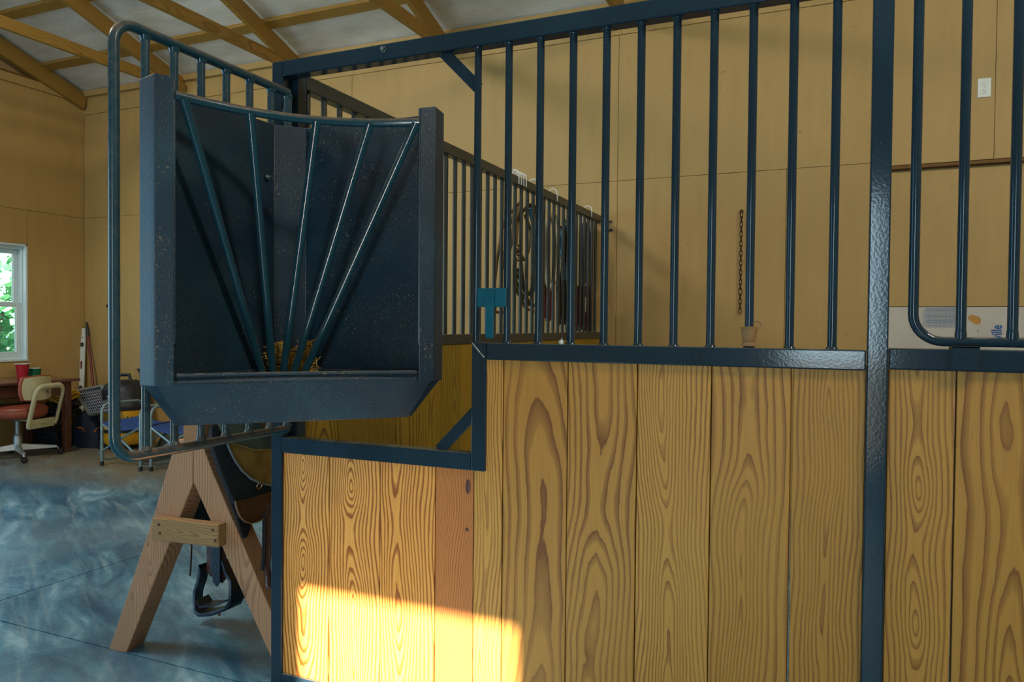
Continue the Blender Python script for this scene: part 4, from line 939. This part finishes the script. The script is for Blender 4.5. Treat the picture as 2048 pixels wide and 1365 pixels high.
obj('bag_strap', MB().tube([f0+vr*.0+Vector((0, 0, .16)), f0+vr*.03+Vector((0, 0, .20)), f0+vr*.14+Vector((0, 0, .20))], .016, 6, flat=.4), 'orange', bg_, True)
# solar panel leaning
sv = thing('solar_panel', onX(185, 830, -6.55), 'small framed solar panel propped on the tool bag', 'solar panel')
b1, b2 = onY(180, 830, 4.90), onY(238, 820, 4.88); t1 = onY(151, 783, 5.12); t2 = t1+(b2-b1)
def sq_(u_, v_): return b1.lerp(b2, u_).lerp(t1.lerp(t2, u_), v_)
nn_ = (b2-b1).cross(t1-b1).normalized(); nn_ = nn_ if nn_.dot(C0-b1) > 0 else -nn_
m_ = MB().prism([sq_(.05, .05), sq_(.95, .05), sq_(.95, .95), sq_(.05, .95)], nn_*-.01); obj('cell_sheet', m_, 'cell', sv)
m_ = MB()
for k in range(1, 12): m_.beam(sq_(.05+.9*k/12, .06)+nn_*.001, sq_(.05+.9*k/12, .94)+nn_*.001, .003, .001, nn_)
for k in range(1, 8): m_.beam(sq_(.06, .05+.9*k/8)+nn_*.001, sq_(.94, .05+.9*k/8)+nn_*.001, .004, .001, nn_)
obj('cell_grid', m_, 'cell_grid', sv)
m_ = MB()
for a, b_ in (((0, .02), (1, .02)), ((0, .98), (1, .98)), ((.02, 0), (.02, 1)), ((.98, 0), (.98, 1))): m_.beam(sq_(*a), sq_(*b_), .026, .035, nn_)
obj('panel_frame', m_, 'alu', sv, bevel=.002)
# shop vacuum
p = onZ(232, 900, 0); vx, vy = p.x-.02, 5.185
vc = thing('shop_vacuum', (vx, vy, 0), 'yellow and black wet dry vacuum standing in the corner behind the camp chairs', 'vacuum')
obj('tank', MB().lathe((vx, vy, 0), [(.17, .05), (.195, .09), (.215, .30), (.22, .38), (.21, .39)], 28), 'yellow', vc, True)
m_ = MB().lathe((vx, vy, 0), [(.225, .385), (.23, .41), (.225, .44), (.20, .50), (.20, .56), (.17, .62), (.12, .66)], 28); hd = obj('motor_head', m_, 'black_plastic', vc, True)
obj('handle', MB().tube([Vector((vx-.09, vy-.03, .63)), Vector((vx-.07, vy-.03, .71)), Vector((vx+.06, vy-.0, .715)), Vector((vx+.09, vy+.0, .63))], .016, 8), 'black_plastic', hd, True)
obj('band', MB().lathe((vx, vy, 0), [(.206, .17), (.210, .17), (.212, .20), (.206, .20)], 28), 'black_plastic', vc, True)
for k in range(4):
    a = k*math.pi/2-.9; obj('caster_foot', MB().lathe((vx+.19*math.cos(a), vy+.19*math.sin(a), 0), [(.05, 0), (.055, .03), (.04, .07), (.02, .085)], 12), 'black_plastic', vc, True)
vd = (Vector((vx, vy, 0))-C0); vd.z = 0; vd.normalize(); vr = Vector((vd.y, -vd.x, 0)); ang = math.atan2(vr.y, vr.x)
tp = Vector((vx, vy, .27))-vd*.222-vr*.12; textmesh('tank_lettering', 'Shop-Vac', .085, 'black_plastic', vc, tp-vr*.06, (math.pi/2, 0, ang), .004)

# camp chairs: tube loops with blue canvas seats
def camp_chair(name, fpx, bpx, topz, label, seat_mat, w=.0):
    """two side loops standing on the floor points, crossed braces and a sling seat"""
    A, B = onZ(*fpx, 0), onZ(*bpx, 0); A.z = B.z = 0; along = (B-A); L2 = along.length; al = along.normalized()
    dp = Vector((-al.y, al.x, 0)); dp = dp if dp.dot(A) > 0 else -dp     # away from the camera
    c_ = (A+B)/2; t = thing(name, (c_.x, c_.y, 0), label, 'camp chair', 'folding camp chairs by the vacuum')
    D = .40; r_ = .0125
    for s_, P in ((0, A), (1, B)):
        inn = al if s_ == 0 else -al
        pts = [P+Vector((0, 0, .02)), P+Vector((0, 0, topz-.06)), P+dp*.02+Vector((0, 0, topz-.02)), P+dp*.06+Vector((0, 0, topz)), P+dp*(D-.06)+Vector((0, 0, topz)), P+dp*(D-.02)+Vector((0, 0, topz-.02)), P+dp*D+Vector((0, 0, topz-.06)), P+dp*D+Vector((0, 0, .02))]
        obj('side_frame', MB().tube(pts, r_, 10), 'chair_tube', t, True)
        for q_ in (P, P+dp*D): obj('foot_cap', MB().lathe(q_, [(.017, 0), (.017, .035), (.013, .038)], 12), 'rubber', t, True)
        obj('floor_bar', MB().tube([P+dp*.01+Vector((0, 0, .07)), P+dp*.05+Vector((0, 0, .045)), P+dp*(D-.05)+Vector((0, 0, .045)), P+dp*(D-.01)+Vector((0, 0, .07))], .009, 8), 'chair_tube', t, True)
    zs = topz*.68
    for (p_, q_) in ((A+Vector((0, 0, .10))-al*.05, B+Vector((0, 0, zs))), (B+Vector((0, 0, .10)), A+Vector((0, 0, zs)))):
        obj('cross_brace', MB().tube([p_, p_.lerp(q_, .5)+Vector((0, 0, .012)), q_], .010, 8), 'chair_tube', t, True)
        obj('cross_brace', MB().tube([p_+dp*D, q_+dp*D], .010, 8), 'chair_tube', t, True)
    rows = [[A.lerp(B, u_)+dp*D*v+Vector((0, 0, zs+.01-.07*math.sin(math.pi*u_)*.6+.02*v)) for u_ in [i/8 for i in range(9)]] for v in (0, .25, .5, .75, 1)]
    obj('seat', MB().grid(rows, (0, 0, -.008)), seat_mat, t, True)
    rows = [[A.lerp(B, u_)+dp*(D+.04*v)+Vector((0, 0, topz+.02+.25*v-.02)) for u_ in [i/8 for i in range(9)]] for v in (0, .5, 1)]
    return t, A, B, dp
camp_chair('camp_chair', (204, 932), (281, 943), .53, 'folding camp chair with blue seat, left one in front of the yellow vacuum', 'blue_fabric')
A = onZ(302, 943, 0); Bp = onZ(384, 952, 0)
camp_chair('camp_chair', (302, 943), (384, 952), .53, 'folding camp chair partly hidden behind the sawhorse and grille', 'blue_fabric')
# folded tan canvas chair leaning behind
t = thing('folded_chair', onZ(345, 925, 0), 'folded brown canvas chair leaning beside the camp chairs', 'camp chair')
def q5(px, py, Y=5.0): return onY(px, py, Y)
ol = [(307, 905), (340, 850), (400, 845), (396, 895), (372, 912), (345, 925), (322, 922)]
obj('canvas', MB().prism([q5(a, b_) for a, b_ in ol], (0, .03, 0)), 'brown_fabric', t, bevel=.01)
obj('canvas_frame', MB().tube([q5(a, b_)+Vector((0, -.01, 0)) for a, b_ in ((306, 908), (341, 848), (402, 842))], .012, 8), 'brown_fabric', t, True)
cc2 = onZ(300, 915, 0)
